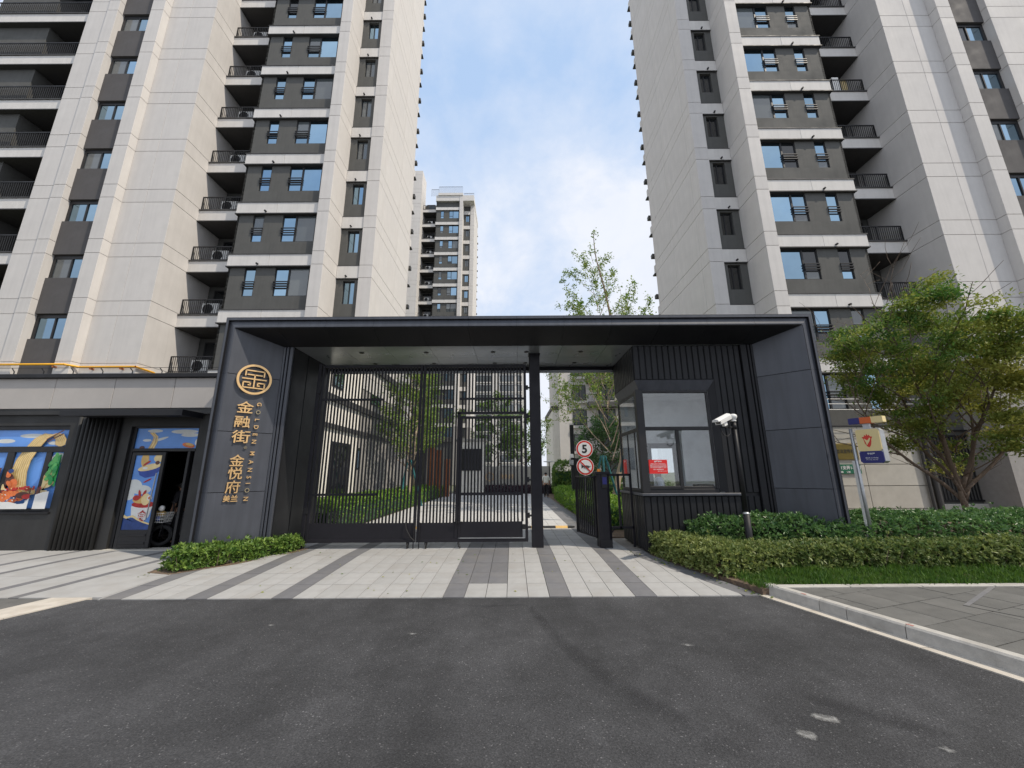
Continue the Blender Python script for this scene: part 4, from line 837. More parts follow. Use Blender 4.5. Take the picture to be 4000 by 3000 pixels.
# boundary fence on the right
fe = thing('boundary_fence', 'dark bar fence on a low pale wall behind the street tree', 'fence', (20, 16.4, 0))
for i in range(8): MB().cbox(16.75+i*1.2, 16.75+(i+1)*1.2-.01, 15.85, 16.1, 0, .40, .01).build('plinth_stone', 'stone', fe)
for z in (.48, 3.05): MB().cbox(16.75, 26, 15.93, 15.98, z, z+.07, .004).build('rail', 'black_metal', fe)
for z in (3.28,): MB().cbox(16.75, 26, 15.9, 16.0, z, z+.05, .004).build('rail', 'black_metal', fe)
pk = MB().box(-.014, .014, -.014, .014, 0, 2.55).mesh('picket', 'black_metal')
for i in range(70): place(pk, 'picket', fe, (16.85+i*.13, 15.955, .53))
MB().box(16.7, 26, 17.2, 17.3, 0, 3.4).build('backing_wall', 'shop_dark', fe)
# ------------------------------------------------------------------ noodle shop on the left
pm('print_blue', (0.12, 0.30, 0.72), 0.35, 0.25, 1.2); pm('print_cloud', (0.62, 0.64, 0.62), 0.35, 0.12, 5); pm('print_noodle', (0.62, 0.40, 0.13), 0.35, 0.2, 9); pm('print_noodle2', (0.76, 0.60, 0.30), 0.35, 0.15, 9)
pm('print_red', (0.42, 0.02, 0.015), 0.35, 0.4, 14); pm('print_orange', (0.66, 0.16, 0.04), 0.35, 0.35, 11); pm('print_brown', (0.10, 0.03, 0.02), 0.35, 0.5, 8); pm('print_green', (0.02, 0.30, 0.07), 0.35, 0.4, 9); pm('leaf_print', (0.10, 0.42, 0.10), 0.35, 0.4, 9); pm('print_navy', (0.015, 0.05, 0.20), 0.35, 0.4, 7); pm('print_white', (0.72, 0.72, 0.70), 0.35, 0.06, 6); pm('print_bowl', (0.02, 0.06, 0.32), 0.35, 0.3, 6)
SY = 9.0
shop = thing('noodle_shop', 'dark grey shop front with food-print windows under a pale grey sign band', 'shop', (-9.5, 9.5, .1))
def sb(name, mat, x0, x1, y0, y1, z0, z1, c=0, par=None):
    b = MB(); (b.cbox(x0, x1, y0, y1, z0, z1, c) if c else b.box(x0, x1, y0, y1, z0, z1)); return b.build(name, mat, par or shop)
XR_, XLf = -6.13, -15.0
for x0, x1 in ((-15, -13.75), (-13.74, -12.32), (-12.31, -10.90), (-10.89, -9.48), (-9.47, -8.05), (-8.04, XR_-.0)): sb('sign_panel', 'shop_band', x0, x1, SY-.08, SY+.1, 3.24, 3.965, .006)
sb('coping', 'black_metal', XLf, XR_, SY-.16, SY+.4, 3.97, 4.07, .01); sb('roof', 'grey_trim', XLf, -6.4, SY+.1, 12.5, 3.8, 3.95)
sb('beam', 'shop_dark', XLf, XR_, SY-.06, SY+.15, 3.10, 3.235)
sb('pier', 'shop_dark', -9.13, -8.93, SY, SY+.3, .1, 3.1); sb('pier', 'shop_dark', -10.38, -10.22, SY, SY+.3, .1, 3.1); sb('lintel', 'shop_dark', XLf, -10.38, SY, SY+.3, 2.85, 3.1); sb('apron_wall', 'shop_dark', XLf, -10.38, SY, SY+.3, .1, .87); sb('lintel', 'shop_dark', -8.93, -7.33, SY, SY+.3, 2.82, 3.1); sb('pier', 'shop_dark', -7.33, XR_, SY, SY+.3, .1, 3.1)
sb('window_sill', 'black_metal', XLf, -10.36, SY-.04, SY+.12, .87, .92, .006)
rb = MB()
K = 10
for k in range(K):
    x = -10.16+k*(1.0/K)+.05; b = MB(); n_ = 8; vs = []
    pts = [(x+.042*math.cos(math.pi+math.pi*i/n_), SY-.02+.06*math.sin(math.pi+math.pi*i/n_)) for i in range(n_+1)]
    b.prism(pts, .1, 3.05); b.build('fluted_rib', 'shop_dark', shop, True)
sb('rib_backing', 'shop_black', -10.22, -9.13, SY, SY+.2, .1, 3.1)
# canopy
b = MB(); b.prism([(-9.93, SY-.06), (-9.93, SY-.62), (-7.27, SY-.62), (-7.27, SY-.06)], 3.02, 3.10); b.build('canopy', 'portal_dark', shop); sb('canopy_edge', 'portal_dark', -9.95, -7.25, SY-.65, SY-.621, 2.98, 3.11, .004); sb('canopy_edge', 'portal_dark', -7.269, -7.25, SY-.62, SY-.06, 2.98, 3.11)
# window with printed panes
wn = MB()
for q in ((-15, -10.38, 2.76, 2.85), (-15, -10.42, 2.24, 2.37), (-15, -10.42, .92, .985), (-10.42, -10.38, .92, 2.76), (-10.83, -10.71, .985, 2.24), (-11.73, -11.57, .985, 2.24), (-12.75, -12.6, .985, 2.24), (-13.9, -13.75, .985, 2.24)): wn.cbox(q[0], q[1], SY+.04, SY+.14, q[2], q[3], .005)
win = wn.build('window', 'frame_dark', shop)
def print_pane(par, x0, x1, z0, z1, y, bgm, shapes):
    """a printed pane: a thin sheet with flat printed shapes clipped to it"""
    reg = [(x0, z0), (x1, z0), (x1, z1), (x0, z1)]; b = MB(); mats = [bgm]; b.box(x0, x1, y, y+.006, z0, z1)
    for i, (m_, poly) in enumerate(shapes):
        # fan-triangulate about the centroid so that clipping stays convex
        cx_, cz_ = sum(p[0] for p in poly)/len(poly), sum(p[1] for p in poly)/len(poly)
        if m_ not in mats: mats.append(m_)
        b.mat(mats.index(m_))
        for k in range(len(poly)):
            tri = [(cx_, cz_), poly[k], poly[(k+1) % len(poly)]]
            if (tri[1][0]-tri[0][0])*(tri[2][1]-tri[0][1])-(tri[1][1]-tri[0][1])*(tri[2][0]-tri[0][0]) < 0: tri = [tri[0], tri[2], tri[1]]
            t_ = clip_poly(tri, reg)
            if t_ and area(t_) > 1e-6: b.add([(p[0], y-.0004*(i+1), p[1]) for p in t_], [tuple(range(len(t_)))])
    b.mat(0); return b.build('printed_pane', mats, par)
def ell(cx_, cz_, rx, rz, n=20, rot=0): return [(cx_+rx*math.cos(t)*math.cos(rot)-rz*math.sin(t)*math.sin(rot), cz_+rx*math.cos(t)*math.sin(rot)+rz*math.sin(t)*math.cos(rot)) for t in [2*math.pi*i/n for i in range(n)]]
def ribbon(pts, w0, w1):
    out, back = [], []
    for i, p in enumerate(pts):
        a = Vector(pts[max(0, i-1)]); c = Vector(pts[min(len(pts)-1, i+1)]); d_ = (c-a).normalized(); n_ = Vector((-d_.y, d_.x)); w = w0+(w1-w0)*i/(len(pts)-1); out.append(tuple(Vector(p)+n_*w)); back.append(tuple(Vector(p)-n_*w))
    return [[out[i], out[i+1], back[i+1], back[i]] for i in range(len(pts)-1)]
pr = random.Random(3)
sh = []
for c in ((-11.9, 2.5, .22, .05), (-11.3, 2.62, .3, .05), (-10.75, 2.45, .15, .04), (-12.2, 1.9, .3, .1), (-10.55, 2.1, .16, .12)): sh.append(('print_cloud', ell(*c)))
arc = [(-11.25+.0, 1.30), (-11.33, 1.55), (-11.36, 1.80), (-11.33, 2.05), (-11.22, 2.30), (-11.06, 2.50), (-10.86, 2.62), (-10.68, 2.60), (-10.58, 2.48), (-10.56, 2.36)]
for k in range(15):
    o_ = (k-7)*.026
    for q in ribbon([(x+o_*(1.0-.35*i/9)*1.2, z+abs(o_)*.25*(i > 4)) for i, (x, z) in enumerate(arc)], .017, .009): sh.append((('print_noodle', 'print_noodle2')[k % 2], q))
for k in range(9):
    for q in ribbon([(-11.32+k*.05, 1.5-.01*k), (-11.2+k*.052, 1.36), (-11.02+k*.05, 1.28+.01*k), (-10.80+k*.03, 1.36)], .026, .02): sh.append((('print_noodle2', 'print_noodle')[k % 2], q))
sh.append(('print_green', [(-10.62, 1.55), (-10.66, 1.85), (-10.56, 2.12), (-10.38, 2.2), (-10.3, 1.7), (-10.4, 1.45)]))
sh += [('print_brown', ell(-11.72, 1.72, .24, .17)), ('print_brown', ell(-11.5, 1.62, .12, .13)), ('print_orange', ell(-11.38, 1.52, .10, .12)), ('print_brown', ell(-12.0, 1.8, .2, .1))]
for k in range(14): sh.append((pr.choice(['print_noodle2', 'print_noodle']), ell(pr.uniform(-10.75, -10.5), pr.uniform(1.48, 1.75), .10, .04, 12, pr.uniform(.6, 1.3))))
for k in range(18): sh.append((pr.choice(['print_brown', 'print_navy', 'print_orange']), ell(pr.uniform(-12.2, -11.45), pr.uniform(1.5, 1.85), pr.uniform(.04, .10), pr.uniform(.03, .07), 12, pr.uniform(-1, 1))))
for k in range(16): sh.append((pr.choice(['print_green', 'leaf_print']), ell(pr.uniform(-10.62, -10.4), pr.uniform(1.5, 2.15), .05, .09, 10, pr.uniform(-1, 1))))
for k in range(26): sh.append(('print_red', ell(pr.uniform(-11.75, -10.6), pr.uniform(1.33, 1.46)-.0, .06, .03, 10, pr.uniform(-.6, .6))))
for k in range(8):
    for q in ribbon([(-11.8+k*.035, 1.52), (-11.72+k*.03, 1.44), (-11.60+k*.02, 1.40)], .012, .01): sh.append(('print_noodle2', q))
for k in range(22): sh.append(('print_orange', ell(pr.uniform(-12.1, -11.05), pr.uniform(1.13, 1.33), .10, .06, 10, pr.uniform(-.5, .5))))
for k in range(60): sh.append((pr.choice(['print_noodle2', 'print_white', 'print_orange', 'print_red']), ell(pr.uniform(-12.1, -10.7), pr.uniform(1.12, 1.45), pr.uniform(.01, .03), pr.uniform(.006, .018), 8, pr.uniform(-1, 1))))
for k in range(10): sh.append(('print_red', ell(pr.uniform(-12.1, -11.75), pr.uniform(1.0, 1.1), .08, .05, 10, pr.uniform(-.5, .5))))
sh += [('print_brown', ell(-10.75, 1.36, .12, .11)), ('print_brown', ell(-11.0, 1.28, .16, .07)), ('print_red', ell(-10.85, 1.25, .16, .06))]
sh += [('print_white', ell(-10.35, .95, .62, .42)), ('print_white', ell(-11.35, .92, .45, .22)), ('print_white', ell(-10.9, .9, .5, .2))]
for a in ((-10.78, 2.52, -10.32, 2.80), (-10.76, 2.46, -10.32, 2.71)):
    for q in ribbon([(a[0], a[1]), (a[2], a[3])], .012, .014): sh.append(('print_brown', q))
for x0, x1, z0, z1 in ((-12.6, -11.73, .985, 2.24), (-11.57, -10.83, .985, 2.24), (-10.71, -10.42, .985, 2.24), (-15, -10.42, 2.37, 2.76), (-13.75, -12.75, .985, 2.24)): print_pane(win, x0, x1, z0, z1, SY+.08, 'print_blue', sh)
# entrance: transom print, open door leaf with print, dark interior
en = MB()
for q in ((-8.93, -7.33, 2.78, 2.82), (-8.86, -7.33, 2.24, 2.31), (-8.93, -8.86, .1, 2.78), (-7.40, -7.33, .1, 2.78), (-7.56, -7.50, .1, 2.24)): en.cbox(q[0], q[1], SY+.06, SY+.16, q[2], q[3], .005)
ent = en.build('entrance_frame', 'frame_dark', shop)
s2 = [('print_cloud', ell(-7.75, 2.70, .32, .05)), ('print_cloud', ell(-7.6, 2.62, .22, .045)), ('print_cloud', ell(-8.45, 2.72, .18, .04)), ('print_cloud', ell(-8.3, 2.52, .2, .03, 16, .3)), ('print_cloud', ell(-8.6, 2.5, .1, .03))]
for k in range(4):
    for q in ribbon([(-8.52+k*.035, 2.31), (-8.46+k*.033, 2.45), (-8.45+k*.03, 2.58), (-8.56+k*.03, 2.68)], .017, .01): s2.append((('print_noodle', 'print_noodle2')[k % 2], q))
s2 += [('print_orange', ell(-7.60, 2.38, .15, .055, 16, -.2)), ('print_noodle', ell(-7.58, 2.40, .10, .03, 16, -.2)), ('print_white', ell(-7.4, 2.45, .06, .08)), ('print_brown', ell(-8.68, 2.33, .06, .04))]
print_pane(ent, -8.86, -7.40, 2.31, 2.78, SY+.1, 'print_blue', s2)
lf = MB()
for q in ((-8.80, -8.72, .14, 2.22), (-8.11, -8.03, .14, 2.22), (-8.72, -8.11, 2.15, 2.22), (-8.72, -8.11, .14, .52)): lf.cbox(q[0], q[1], SY+.02, SY+.08, q[2], q[3], .005)
leaf = lf.build('door_leaf', 'frame_dark', shop)
for z in (.22, .38): MB().cbox(-8.70, -8.13, SY+.008, SY+.02, z, z+.05, .004).build('moulding', 'frame_dark', leaf)
s3 = [('print_cloud', ell(-8.65, 1.45, .2, .16)), ('print_cloud', ell(-8.45, 1.38, .22, .10)), ('print_cloud', ell(-8.72, 1.25, .14, .1))]
s3 += [('print_bowl', [(-8.62, 1.82), (-8.10, 1.95), (-8.12, 1.80), (-8.22, 1.68), (-8.42, 1.64), (-8.56, 1.70)]), ('print_noodle2', ell(-8.36, 1.88, .27, .07, 18, .22)), ('print_noodle', ell(-8.50, 2.05, .09, .16)), ('print_noodle2', ell(-8.18, 2.08, .12, .09)), ('print_brown', ell(-8.2, 1.98, .05, .045)), ('print_red', ell(-8.44, 1.97, .1, .025, 12, .6)), ('print_white', ell(-8.46, 1.86, .06, .03)), ('print_red', ell(-8.35, 1.58, .1, .02, 12, .5))]
s3 += [('print_white', [(-8.60, 1.02), (-8.12, 1.02), (-8.16, .80), (-8.28, .68), (-8.46, .68), (-8.56, .80)]), ('print_red', ell(-8.34, 1.06, .26, .075)), ('print_noodle', ell(-8.42, 1.16, .18, .08)), ('print_red', ell(-8.52, 1.2, .08, .06)), ('print_red', ell(-8.46, 1.28, .03, .1, 12, .3)), ('print_red', ell(-8.36, 1.30, .03, .08, 12, -.4)), ('print_noodle2', ell(-8.3, 1.17, .10, .13)), ('print_white', ell(-8.22, 1.2, .06, .06)), ('print_orange', ell(-8.22, 1.2, .032, .032))]
s3 += [('print_navy', [(-8.72, .52), (-8.11, .52), (-8.11, .62), (-8.25, .66), (-8.40, .72), (-8.52, .78), (-8.64, .74), (-8.72, .80)]), ('print_noodle2', ribbon([(-8.72, .80), (-8.64, .77), (-8.52, .81), (-8.40, .74), (-8.25, .68), (-8.11, .64)], .02, .015)[0])]
s3 += [('print_noodle2', q) for q in ribbon([(-8.72, .82), (-8.64, .78), (-8.52, .81), (-8.40, .74), (-8.25, .68), (-8.11, .64)], .022, .016)]
print_pane(leaf, -8.72, -8.11, .52, 2.15, SY+.045, 'print_blue', s3)
text_on('食', .26, (-8.31, SY+.028, .82), (1, 0, 0), (0, 0, 1), 'print_red', leaf, 'lettering', .0005, .004, fit=(.22, .24))
MB().cyl((-8.17, SY-.01, .72), (-8.13, SY-.01, 1.75), .012).build('door_handle', 'galv', leaf)
sb('step', 'stone', -8.95, -7.3, SY-.12, SY+.2, .08, .125)
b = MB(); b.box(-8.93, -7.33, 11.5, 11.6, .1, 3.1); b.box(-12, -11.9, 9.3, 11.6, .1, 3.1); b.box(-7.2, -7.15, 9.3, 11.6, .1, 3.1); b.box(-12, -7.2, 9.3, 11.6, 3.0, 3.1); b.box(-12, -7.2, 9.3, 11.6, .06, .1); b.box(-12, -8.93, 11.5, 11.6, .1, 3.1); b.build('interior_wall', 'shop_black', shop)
# bird wire on the coping
bw = thing('bird_wire', 'thin wire on bent brackets along the shop coping', 'wire', (-9, SY, 4.07))
MB().cyl((-15, SY+.02, 4.27), (XR_-.05, SY+.02, 4.25), .006, n=5).build('wire', 'black_metal', bw)
for k in range(12):
    x = -6.35-k*.72; MB().tube([(x, SY+.02, 4.07), (x, SY+.02, 4.17), (x-.07, SY+.02, 4.25)], .011, 5).build('bracket', 'black_metal', bw)
# ------------------------------------------------------------------ people
def skin_mesh(name, verts, edges, radii, mats, root, sub=2):
    me = bpy.data.meshes.new(name); me.from_pydata(verts, edges, []); o = bpy.data.objects.new(name, me); COL.objects.link(o)
    o.modifiers.new('skin', 'SKIN'); s_ = o.modifiers.new('sub', 'SUBSURF'); s_.levels = sub; s_.render_levels = sub
    for i, r_ in enumerate(radii): v = me.skin_vertices[0].data[i]; v.radius = r_ if isinstance(r_, tuple) else (r_, r_); v.use_root = (i == root)
    bpy.context.view_layer.update(); m2 = bpy.data.meshes.new_from_object(o.evaluated_get(bpy.context.evaluated_depsgraph_get())); bpy.data.objects.remove(o); bpy.data.meshes.remove(me)
    m2.materials.clear(); m2.materials.append(MT[mats]); m2.polygons.foreach_set('use_smooth', [True]*len(m2.polygons)); m2.name = name; return m2
def person(label, loc, h, face, J, shirt, trousers, cap=None, sleeve=.55):
    """J: joint positions in body space (x right, y forward, z up, height 1); face: rotation about z"""
    t = thing('person', label, 'person', loc); t.rotation_euler = (0, 0, face); A = lambda k: tuple(Vector(J[k])*h)
    ks = ['pelvis', 'waist', 'chest', 'neck0', 'neck1', 'skull', 'crown', 'shL', 'elL', 'wrL', 'haL', 'shR', 'elR', 'wrR', 'haR', 'hipL', 'knL', 'anL', 'toL', 'hipR', 'knR', 'anR', 'toR']
    ed = [(0,1),(1,2),(2,3),(3,4),(4,5),(5,6),(3,7),(7,8),(8,9),(9,10),(3,11),(11,12),(12,13),(13,14),(0,15),(15,16),(16,17),(17,18),(0,19),(19,20),(20,21),(21,22)]
    rr = [(.085,.065),(.078,.058),(.092,.062),(.045,.045),(.033,.036),(.046,.056),(.036,.046),.036,.027,.019,.022,.036,.027,.019,.022,.054,.036,.024,.022,.054,.036,.024,.022]
    rr = [tuple(x*h for x in (r_ if isinstance(r_, tuple) else (r_, r_))) for r_ in rr]
    bo = bpy.data.objects.new('body', skin_mesh('body', [A(k) for k in ks], ed, rr, 'skin', 0)); COL.objects.link(bo); bo.parent = t
    def cl(name, keys, edges, rad, mat):
        o = bpy.data.objects.new(name, skin_mesh(name, [A(k) if isinstance(k, str) else tuple((Vector(J[k[0]])*(1-k[2])+Vector(J[k[1]])*k[2])*h) for k in keys], edges, [tuple(x*h for x in (r_ if isinstance(r_, tuple) else (r_, r_))) for r_ in rad], mat, 0)); COL.objects.link(o); o.parent = t
    cl('shirt', ['pelvis', 'waist', 'chest', 'neck0', 'shL', ('shL', 'elL', .5), ('shL', 'elL', .95), 'shR', ('shR', 'elR', .5), ('shR', 'elR', .95)], [(0,1),(1,2),(2,3),(3,4),(4,5),(5,6),(3,7),(7,8),(8,9)], [(.102,.080),(.098,.076),(.105,.076),(.052,.052),.048,.043,.042,.048,.043,.042], shirt)
    cl('trousers', [('pelvis', 'waist', .25), 'pelvis', 'hipL', 'knL', 'anL', 'hipR', 'knR', 'anR'], [(0,1),(1,2),(2,3),(3,4),(1,5),(5,6),(6,7)], [(.088,.068),(.094,.074),.062,.046,.036,.062,.046,.036], trousers)
    cl('shoe', ['anL', 'toL'], [(0,1)], [.03, .026], 'rubber'); cl('shoe', ['anR', 'toR'], [(0,1)], [.03, .026], 'rubber')
    b = MB(); c = Vector(J['skull'])*h
    b.lathe(tuple(c+Vector((0, -.006*h, -.02*h))), [(.050*h, 0), (.055*h, .02*h), (.055*h, .045*h), (.045*h, .068*h), (.02*h, .080*h)], 14)
    m_ = b.mesh('hair', cap or 'hair'); o = bpy.data.objects.new('cap' if cap else 'hair', m_); COL.objects.link(o); o.parent = t; m_.polygons.foreach_set('use_smooth', [True]*len(m_.polygons))
    f = MB(); f.lathe(tuple(c+Vector((0, .052*h, -.012*h))), [(.012*h, 0), (.008*h, .012*h), (.002*h, .016*h)], 8, (0, 1, .0)); f.mesh
    o = bpy.data.objects.new('nose', f.mesh('nose', 'skin')); COL.objects.link(o); o.parent = t
    if cap:
        b = MB(); b.prism([(-.05*h, .03*h), (.05*h, .03*h), (.045*h, .11*h), (0, .125*h), (-.045*h, .11*h)], c.z+.018*h, c.z+.026*h); o = bpy.data.objects.new('cap_peak', b.mesh('cap_peak', cap)); COL.objects.link(o); o.parent = t
    return t
def base_pose():
    return dict(pelvis=(0, 0, .53), waist=(0, 0, .62), chest=(0, 0, .73), neck0=(0, 0, .815), neck1=(0, .005, .86), skull=(0, .012, .915), crown=(0, .01, .965),
                shL=(-.105, 0, .80), elL=(-.145, -.01, .63), wrL=(-.15, .03, .49), haL=(-.148, .045, .43), shR=(.105, 0, .80), elR=(.145, -.01, .63), wrR=(.15, .03, .49), haR=(.148, .045, .43),
                hipL=(-.055, 0, .50), knL=(-.055, .01, .28), anL=(-.055, -.01, .04), toL=(-.06, .09, .02), hipR=(.055, 0, .50), knR=(.055, .01, .28), anR=(.055, -.01, .04), toR=(.06, .09, .02))
J = base_pose(); J.update(knL=(-.05, .05, .285), anL=(-.045, .02, .045), toL=(-.05, .12, .03), knR=(.05, -.0, .28), anR=(.05, -.09, .05), toR=(.055, -.01, .02), elR=(.15, .02, .64), wrR=(.16, .09, .52), haR=(.16, .12, .47))
person('man in pale shirt and black trousers walking away up the inner drive', (2.22, 26.4, .11), 1.66, R(5), J, 'shirt', 'trousers')
J = base_pose(); J.update(elL=(-.15, -.02, .64), wrL=(-.12, .12, .60), haL=(-.10, .17, .61), elR=(.16, -.03, .64), wrR=(.10, .11, .60), haR=(.07, .16, .61))
person('guard in white short-sleeved shirt inside the booth behind the red notice', (3.32, 8.98, .12), 1.74, R(72), J, 'shirt_white', 'trousers')
person('person in a cap half hidden in the dark doorway of the noodle shop', (-8.16, 9.85, .1), 1.45, R(95), base_pose(), 'trousers', 'trousers', cap='grey_trim')
# ------------------------------------------------------------------ parked electric bicycle in the shop doorway
eb = thing('electric_bicycle', 'black electric bicycle with a wire front basket parked in the shop doorway', 'bicycle', (-8.15, 9.75, .1))
def P_(x, z, y=9.62): return (x, y, z)
fwd = Vector((.93, .37, 0)).normalized(); W0 = Vector((-8.29, 9.58, .36))
wh = MB(); wh.ring(W0, (-fwd.y*1.0, fwd.x, 0), .195, .045, 30, 8); wo_ = wh.build('wheel', 'rubber', eb); MB().ring(W0, (-fwd.y, fwd.x, 0), .165, .014, 28, 5).build('rim', 'black_metal', wo_)
sp_ = MB(); sd_ = Vector((-fwd.y, fwd.x, 0))
for k in range(10): a = 2*math.pi*k/10; sp_.cyl(W0, W0+fwd*.2*math.cos(a)+UP*.2*math.sin(a), .003, n=4)
sp_.build('spokes', 'black_metal', wo_)
MB().tube([W0+fwd*(-.24)+UP*.12, W0+fwd*(-.16)+UP*.24, W0+UP*.29, W0+fwd*.16+UP*.24], .035, 8).build('fender', 'black_metal', eb)
MB().cbox(W0.x+.10, W0.x+.36, W0.y+.14, W0.y+.22, .32, .86, .03).build('leg_shield', 'pole_black', eb)
W1 = W0+fwd*.02; hd = W0+Vector((.10, .12, .50))
f = MB(); f.tube([W0-sd_*.06, W0-sd_*.06+UP*.28+fwd*.03, hd], .014, 8); f.tube([W0+sd_*.06, W0+sd_*.06+UP*.28+fwd*.03, hd], .014, 8); f.tube([hd, hd+UP*.22-fwd*.02], .016, 8); f.build('fork', 'black_metal', eb)
f = MB(); f.tube([hd+UP*.22-sd_*.30+fwd*.12, hd+UP*.24-sd_*.2, hd+UP*.2, hd+UP*.24+sd_*.2, hd+UP*.22+sd_*.30+fwd*.12], .013, 8); f.build('handlebar', 'black_metal', eb)
MB().tube([hd-UP*.05, hd-UP*.35+fwd*.35, hd-UP*.30+fwd*.75, hd+UP*.05+fwd*.85], .028, 8).build('frame', 'black_metal', eb); MB().cbox(hd.x+.62, hd.x+.95, hd.y+.2, hd.y+.42, .80, .90, .03).build('saddle', 'rubber', eb)
rw = W0+fwd*1.15; MB().ring(rw, sd_, .235, .035, 28, 8).build('wheel', 'rubber', eb)
bk = MB(); c0 = W0+Vector((-.02, -.06, .30)); bw_, bd_, bh_ = .20, .13, .20
for zz_ in (0, .07, .14, .20):
    s_ = .85+.15*zz_/.2; q = [c0+Vector((sx_*bw_*s_, sy_*bd_*s_, zz_)) for sx_, sy_ in ((-1, -1), (1, -1), (1, 1), (-1, 1), (-1, -1))]; bk.tube(q, .005, 5)
for k in range(9):
    for sy_ in (-1, 1): x = -1+2*k/8; bk.cyl(c0+Vector((x*bw_*.85, sy_*bd_*.85, 0)), c0+Vector((x*bw_, sy_*bd_, .2)), .0035, n=4)
    for sx_ in (-1, 1): bk.cyl(c0+Vector((sx_*bw_*.85, x*bd_*.85, 0)), c0+Vector((sx_*bw_, x*bd_, .2)), .0035, n=4)
bk.build('basket', 'white', eb); MB().lathe(tuple(c0+Vector((.05, -.02, .30))), [(.02, 0), (.055, .01), (.065, .05), (.03, .09)], 16, (-.2, -1, 0)).build('headlamp', 'white', eb)
tag(MB().cbox(c0.x-.13, c0.x+.09, c0.y-.07, c0.y+.07, c0.z+.12, c0.z+.24, .04).build('cloth_bundle', 'print_noodle'), 'yellow bundle lying in the bicycle basket', 'bundle'); tag(MB().cbox(c0.x-.11, c0.x+.08, c0.y-.115, c0.y-.08, c0.z+.03, c0.z+.14, .02).build('pouch', 'cloth_blue'), 'blue pouch at the front of the bicycle basket', 'pouch')
eb.location = Vector(eb.location)+Vector((.24, -.27, 0))
for o_ in ('cloth_bundle', 'pouch'): bpy.data.objects[o_].location += Vector((.24, -.27, 0))
# ------------------------------------------------------------------ CCTV pole
cp = thing('camera_pole', 'black pole with thick sleeve and white bullet camera standing in the right hedge', 'camera pole', (4.5, 7.8, .09))
MB().cyl((4.5, 7.8, .05), (4.5, 7.8, .98), .058, n=20).build('sleeve', 'black_metal', cp, True); MB().lathe((4.5, 7.8, .98), [(.058, 0), (.060, .015), (.045, .03), (.036, .04)], 20).build('collar', 'galv', cp, True)
MB().cyl((4.5, 7.8, 1.03), (4.5, 7.8, 2.66), .036, n=16).build('pole', 'black_metal', cp, True); MB().cyl((4.5, 7.8, 2.52), (4.5, 7.8, 2.62), .042, n=16).build('clamp', 'black_metal', cp, True)
MB().lathe((4.5, 7.8, 2.66), [(.045, 0), (.05, .02), (.03, .03), (.055, .05), (.072, .09), (.065, .125), (.03, .145)], 20).build('dome_light', 'ac_white', cp, True)
MB().tube([(4.5, 7.8, 2.55), (4.20, 7.74, 2.55)], .013, 8).build('arm', 'black_metal', cp)
cf = Vector((-.72, -.42, -.30)).normalized(); cc = Vector((4.24, 7.68, 2.69)); rx_ = cf.cross(UP).normalized(); uy_ = rx_.cross(cf)
def obox(c, a, b_, d_, la, lb, ld): return [tuple(c+a*(sa*la)+b_*(sb_*lb)+d_*(sd2*ld)) for sd2 in (-1, 1) for sa, sb_ in ((-1, -1), (1, -1), (1, 1), (-1, 1))]
FB = [(3,2,1,0), (4,5,6,7), (0,1,5,4), (1,2,6,5), (2,3,7,6), (3,0,4,7)]
sec = [(-.055, -.05), (.055, -.05), (.062, .0), (.05, .045), (.0, .062), (-.05, .045), (-.062, .0)]
def pris(sec, c, l0, l1, s=1):
    n_ = len(sec); vs = [tuple(c+rx_*x*s+uy_*y*s+cf*l) for l in (l0, l1) for x, y in sec]; return vs, [tuple(range(n_)), tuple(range(n_, 2*n_))[::-1]]+[(i, n_+i, n_+(i+1)%n_, (i+1)%n_) for i in range(n_)]
MB().add(*pris(sec, cc, -.19, .19)).build('camera_housing', 'ac_white', cp); vs, fs = pris([(-.068, .02), (.068, .02), (.055, .055), (0, .07), (-.055, .055)], cc, -.17, .26); MB().add(vs, fs).build('sun_shield', 'ac_white', cp)
vs, fs = pris([(-.04, -.04), (.04, -.04), (.04, .03), (-.04, .03)], cc, .19, .193); MB().add(vs, fs).build('lens_window', 'pane_dark', cp)
MB().add(obox(cc-uy_*.085, rx_, cf, uy_, .025, .05, .04), FB).build('mount', 'ac_white', cp); MB().tube([cc-cf*.18-uy_*.05, (4.38, 7.74, 2.52), (4.36, 7.72, 2.42), (4.29, 7.7, 2.37), (4.22, 7.7, 2.40), (4.20, 7.72, 2.50)], .010, 8).build('cable', 'rubber', cp, True)
cp.location = Vector(cp.location)+Vector((-.28, -.5, -.03))
# ------------------------------------------------------------------ police sign post
ps = thing('police_sign_post', 'cream and navy sign box with red tulip and tricolour lamp bar on a post', 'sign post', (7.27, 8.2, .09))
q0 = Vector((7.30, 8.2, 0)); a_ = R(-62); ax = Vector((math.cos(a_), math.sin(a_), 0)); ay = Vector((-math.sin(a_), math.cos(a_), 0))
MB().cyl((7.26, 8.24, .05), (7.26, 8.24, 2.58), .030, n=14).build('post', 'galv', ps, True); MB().cbox(7.235, 7.285, 8.27, 8.33, .05, 1.95, .004).build('post_channel', 'white', ps)
def pbox(name, mat, x0, x1, y0, y1, z0, z1, r_=.03):
    b = MB(); p = [(x0+r_, z0), (x1-r_, z0), (x1, z0+r_), (x1, z1-r_), (x1-r_, z1), (x0+r_, z1), (x0, z1-r_), (x0, z0+r_)]
    vs = [tuple(q0+ax*x+ay*y+UP*z) for y in (y0, y1) for x, z in p]; n_ = 8
    b.add(vs, [tuple(range(n_)), tuple(range(n_, 2*n_))[::-1]]+[(i, n_+i, n_+(i+1)%n_, (i+1)%n_) for i in range(n_)]); return b.build(name, mat, ps)
